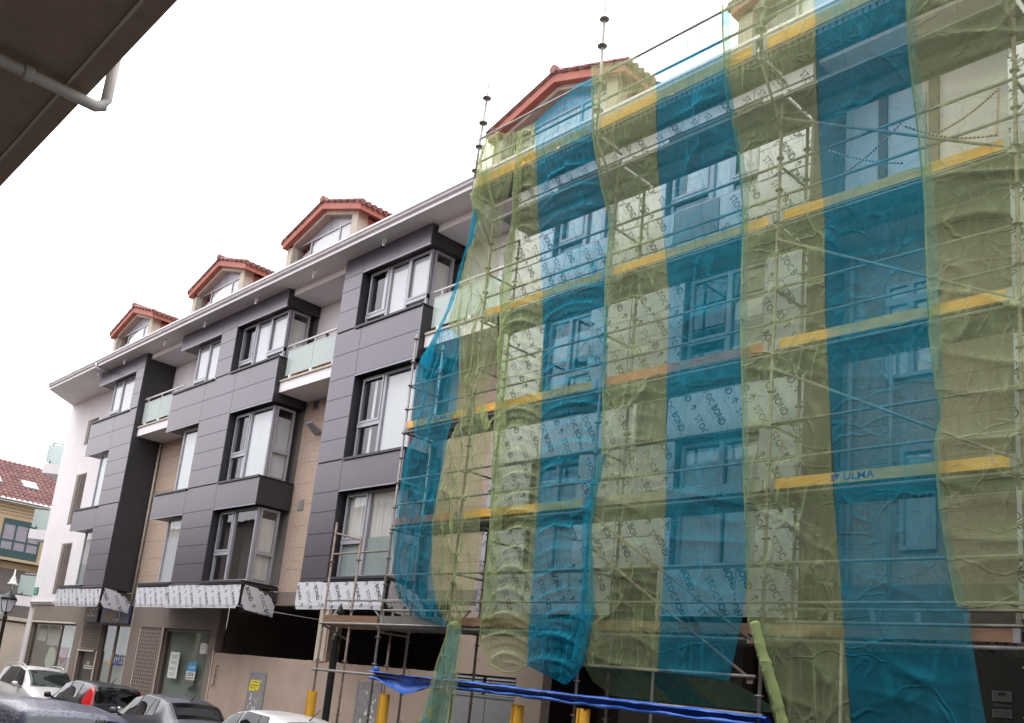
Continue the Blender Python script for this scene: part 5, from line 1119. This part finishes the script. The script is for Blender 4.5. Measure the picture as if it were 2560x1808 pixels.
# black hatchback, tail to the right
def hatch_extra(root, place, surf, patch):
    patch('tailgate_lip', 3.72, 3.8, 8.2, 11, blackm, off=0.02); c = place(3.92,0.0,0.98); MB().lathe(c[0],c[2],[(0.05,c[1]-0.05),(0.05,c[1]+0.05)],12,0,'y').build('badge', chrome, root)
car('black hatchback with tall red tail lights, parked behind the silver people carrier', p_black, 3.9, 1.68,
    [(0,0.60),(0.1,0.75),(0.8,0.93),(1.0,0.99),(1.85,1.46),(2.3,1.53),(3.1,1.52),(3.55,1.47),(3.68,1.38),(3.80,1.02),(3.9,0.70)],
    [(0,0.58),(0.8,0.9),(1.2,0.96),(2.4,1.05),(3.4,1.14),(3.9,0.75)], 1.22, (-26.95,9.95,0), False,
    [(1.30,2.28,1.86,2.30),(2.38,3.10,2.40,2.98)], (1.02,1.83), (3.60,3.79), [('tail_light',3.52,3.78,5.0,8.3,redlens),('headlight',0.08,0.5,3.8,5,clearlens)], (0.75,3.2), (3.2,0.25,0.2), False, hatch_extra)
# dark grey hatchback
car('dark grey hatchback with rounded rear quarter windows, second car left of the scaffold', p_grey, 4.15, 1.74,
    [(0,0.60),(0.1,0.74),(0.8,0.90),(1.1,0.98),(2.0,1.43),(2.45,1.50),(3.1,1.47),(3.5,1.40),(3.95,1.08),(4.08,0.98),(4.15,0.70)],
    [(0,0.58),(0.8,0.86),(1.2,0.92),(2.4,0.99),(3.4,1.07),(4.15,0.72)], 1.24, (-22.75,9.95,0), False,
    [(1.42,2.34,2.0,2.36),(2.42,3.02,2.43,2.98),(3.08,3.36,3.04,3.16)], (1.12,1.97), (3.52,3.93), [('tail_light',3.75,4.08,4.0,5.0,redlens),('headlight',0.08,0.5,3.8,5,clearlens)], (0.8,3.35), (3.35,0.2,0.2))
# white hatchback
car('white hatchback with a raked aerial, parked nearest the scaffold', p_white, 4.15, 1.74,
    [(0,0.60),(0.1,0.74),(0.8,0.92),(1.1,1.0),(2.0,1.46),(2.5,1.53),(3.2,1.50),(3.72,1.42),(3.85,1.30),(4.02,1.02),(4.15,0.70)],
    [(0,0.58),(0.8,0.88),(1.2,0.95),(2.4,1.03),(3.4,1.10),(4.15,0.72)], 1.24, (-18.35,9.95,0), False,
    [(1.42,2.30,2.0,2.32),(2.40,3.05,2.42,2.95),(3.12,3.45,3.02,3.2)], (1.12,1.97), (3.72,4.0), [('tail_light',3.8,4.1,4.2,6.5,redlens),('headlight',0.08,0.5,3.8,5,clearlens)], (0.8,3.35), (3.55,0.32,0.22))
# near blue car of which only the wet roof shows
car('rain beaded dark blue car nearest the camera, only its wet roof showing', p_blue, 4.9, 1.80,
    [(0,0.60),(0.1,0.74),(0.8,0.92),(1.2,1.02),(2.0,1.34),(2.4,1.425),(3.4,1.44),(4.4,1.38),(4.75,1.05),(4.9,0.72)],
    [(0,0.58),(0.8,0.88),(1.2,0.95),(2.4,1.03),(3.4,1.07),(4.9,0.74)], 1.42, (-17.4,5.05,0), False,
    [(1.42,2.34,2.0,2.36),(2.42,3.3,2.43,3.2)], (1.24,1.97), (4.5,4.7), [('tail_light',4.5,4.85,4.0,5.2,redlens),('headlight',0.08,0.5,3.8,5,clearlens)], (0.8,3.45))

# ------------------------------------------------------------------ near building whose canopy hangs over the camera
C_ = thing('arcade_building', 'near building whose brown concrete canopy and drain pipe hang over the top left corner', 'building', (-8,-2,0.12))
ZS = 5.2
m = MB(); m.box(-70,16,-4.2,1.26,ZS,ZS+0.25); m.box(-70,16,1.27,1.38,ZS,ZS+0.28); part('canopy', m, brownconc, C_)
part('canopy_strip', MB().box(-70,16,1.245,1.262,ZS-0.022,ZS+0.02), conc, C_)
m = MB(); m.box(-70,16,1.0,1.30,ZS+0.26,9.9); m.box(-70,16,-4.5,-4.2,0.1,9.7)
part('facade', m, taupe, C_)
m = MB(); tiles(m,(-70,1.6,9.85),(86,0,0),(0,-6.5,1.9),0,0,row=0.6,wave=0.4); part('roof', m, tile, C_)
part('chimney', MB().box(-36,-34.6,-1.5,-0.5,10,12.4).box(-36.1,-34.5,-1.6,-0.4,12.4,12.55), conc, C_)
for i in range(14):
    for z in (6.3,):
        x = -66+i*5.6; MB().box(x,x+1.5,1.301,1.32,z,z+1.3).build('window', greenf, C_)
for x in (-60,-52,-44,-36,-28,-20,2,10): part('arcade_pillar', MB().box(x,x+0.5,0.8,1.3,0.12,ZS), conc, C_)
m = MB(); xx = -5.12; zp = ZS-0.075
m.tube([(xx,-4.0,zp),(xx,1.36,zp),(xx+0.0,1.42,zp-0.0),(xx-0.005,1.46,zp+0.025),(xx-0.01,1.475,zp+0.07),(xx-0.02,1.48,zp+0.5)],0.032,12)
m.lathe(xx,zp,[(0.04,1.02),(0.042,1.03),(0.042,1.06),(0.04,1.07)],12,0,'y'); part('drain_pipe', m, pvc, C_)

# ------------------------------------------------------------------ ochre building across the side street
O_ = thing('ochre_building', 'ochre building with green joinery and a clay tiled roof with skylights beyond the white corner', 'building', (-54,15,0))
XO = -52.0
part('wall', MB().box(XO-8,XO,9,30,6.5,9.5).box(XO-8,XO-0.35,9,30,0,6.45), beigew, O_)
m = MB()
for z in (8.85,9.02,9.19,9.36): m.box(XO,XO+0.04+0.06*(z-8.8),9,30,z,z+0.1)
part('cornice', m, beigew, O_)
part_each('string_course', MB().box(XO,XO+0.12,9,30,6.48,6.62), beigew, O_)
part_each('lower_wall', MB().box(XO-0.34,XO-0.1,9,30,0,3.4).box(XO-0.34,XO+0.05,15.2,30,3.5,3.68), palew, O_)
part('recess_shade_sheet', MB().box(XO-0.345,XO-0.33,9,16.9,3.7,6.1), greyboard, O_)  # flat dark sheet on the wall, the recess shade put into its colour
m = MB(); tiles(m,(XO+0.42,9,9.53),(0,21,0),(-5.2,0,2.85),0,0,hgt=0.07,wave=0.27,row=0.42); part('roof', m, tile_d, O_)
part('gutter', MB().tube([(XO+0.5,9,9.5),(XO+0.5,30,9.5)],0.06,8), greyboard, O_)
def owin(y0, y1, z0, z1):
    m = MB(); m.box(XO,XO+0.05,y0,y1,z0,z0+0.42); m.box(XO,XO+0.05,y0,y1,z1-0.28,z1)
    for y in np.linspace(y0,y1-0.08,4): m.box(XO,XO+0.055,y,y+0.08,z0+0.42,z1-0.28)
    m.box(XO,XO+0.05,y0,y1,z0+0.85,z0+0.93); w_ = m.build('window', greenf, O_)
    MB().box(XO,XO+0.02,y0+0.05,y1-0.05,z0+0.4,z1-0.26).build('pane', trim, w_)
owin(14.45,16.45,6.62,8.62); owin(10.5,12.8,6.62,8.62); owin(18.5,20.5,6.62,8.62)
for y, f_ in ((13.9,0.42),(15.85,0.42),(12.0,0.42)):
    e0 = Vector((XO+0.42-5.2*f_, y, 9.53+2.85*f_+0.08)); e1 = Vector((-0.87,0,0.477)); m = MB()
    m.prism([e0-Vector((0,0.42,0))-e1*0.5, e0+Vector((0,0.42,0))-e1*0.5, e0+Vector((0,0.42,0))+e1*0.5, e0-Vector((0,0.42,0))+e1*0.5], (0.03,0,0.06)); s_ = m.build('skylight', garage, O_)
    m = MB(); m.quad([e0+Vector((0.04,-0.36,0.075))-e1*0.43, e0+Vector((0.04,0.36,0.075))-e1*0.43, e0+Vector((0.04,0.36,0.075))+e1*0.43, e0+Vector((0.04,-0.36,0.075))+e1*0.43]); m.build('pane', blind, s_)
part('balcony_glass', MB().box(XO+0.3,XO+0.32,9,15.3,3.7,4.7), frosted, O_)
part('door_frame', MB().box(XO-0.3,XO-0.25,13.6,14.2,3.7,5.6), trim, O_)
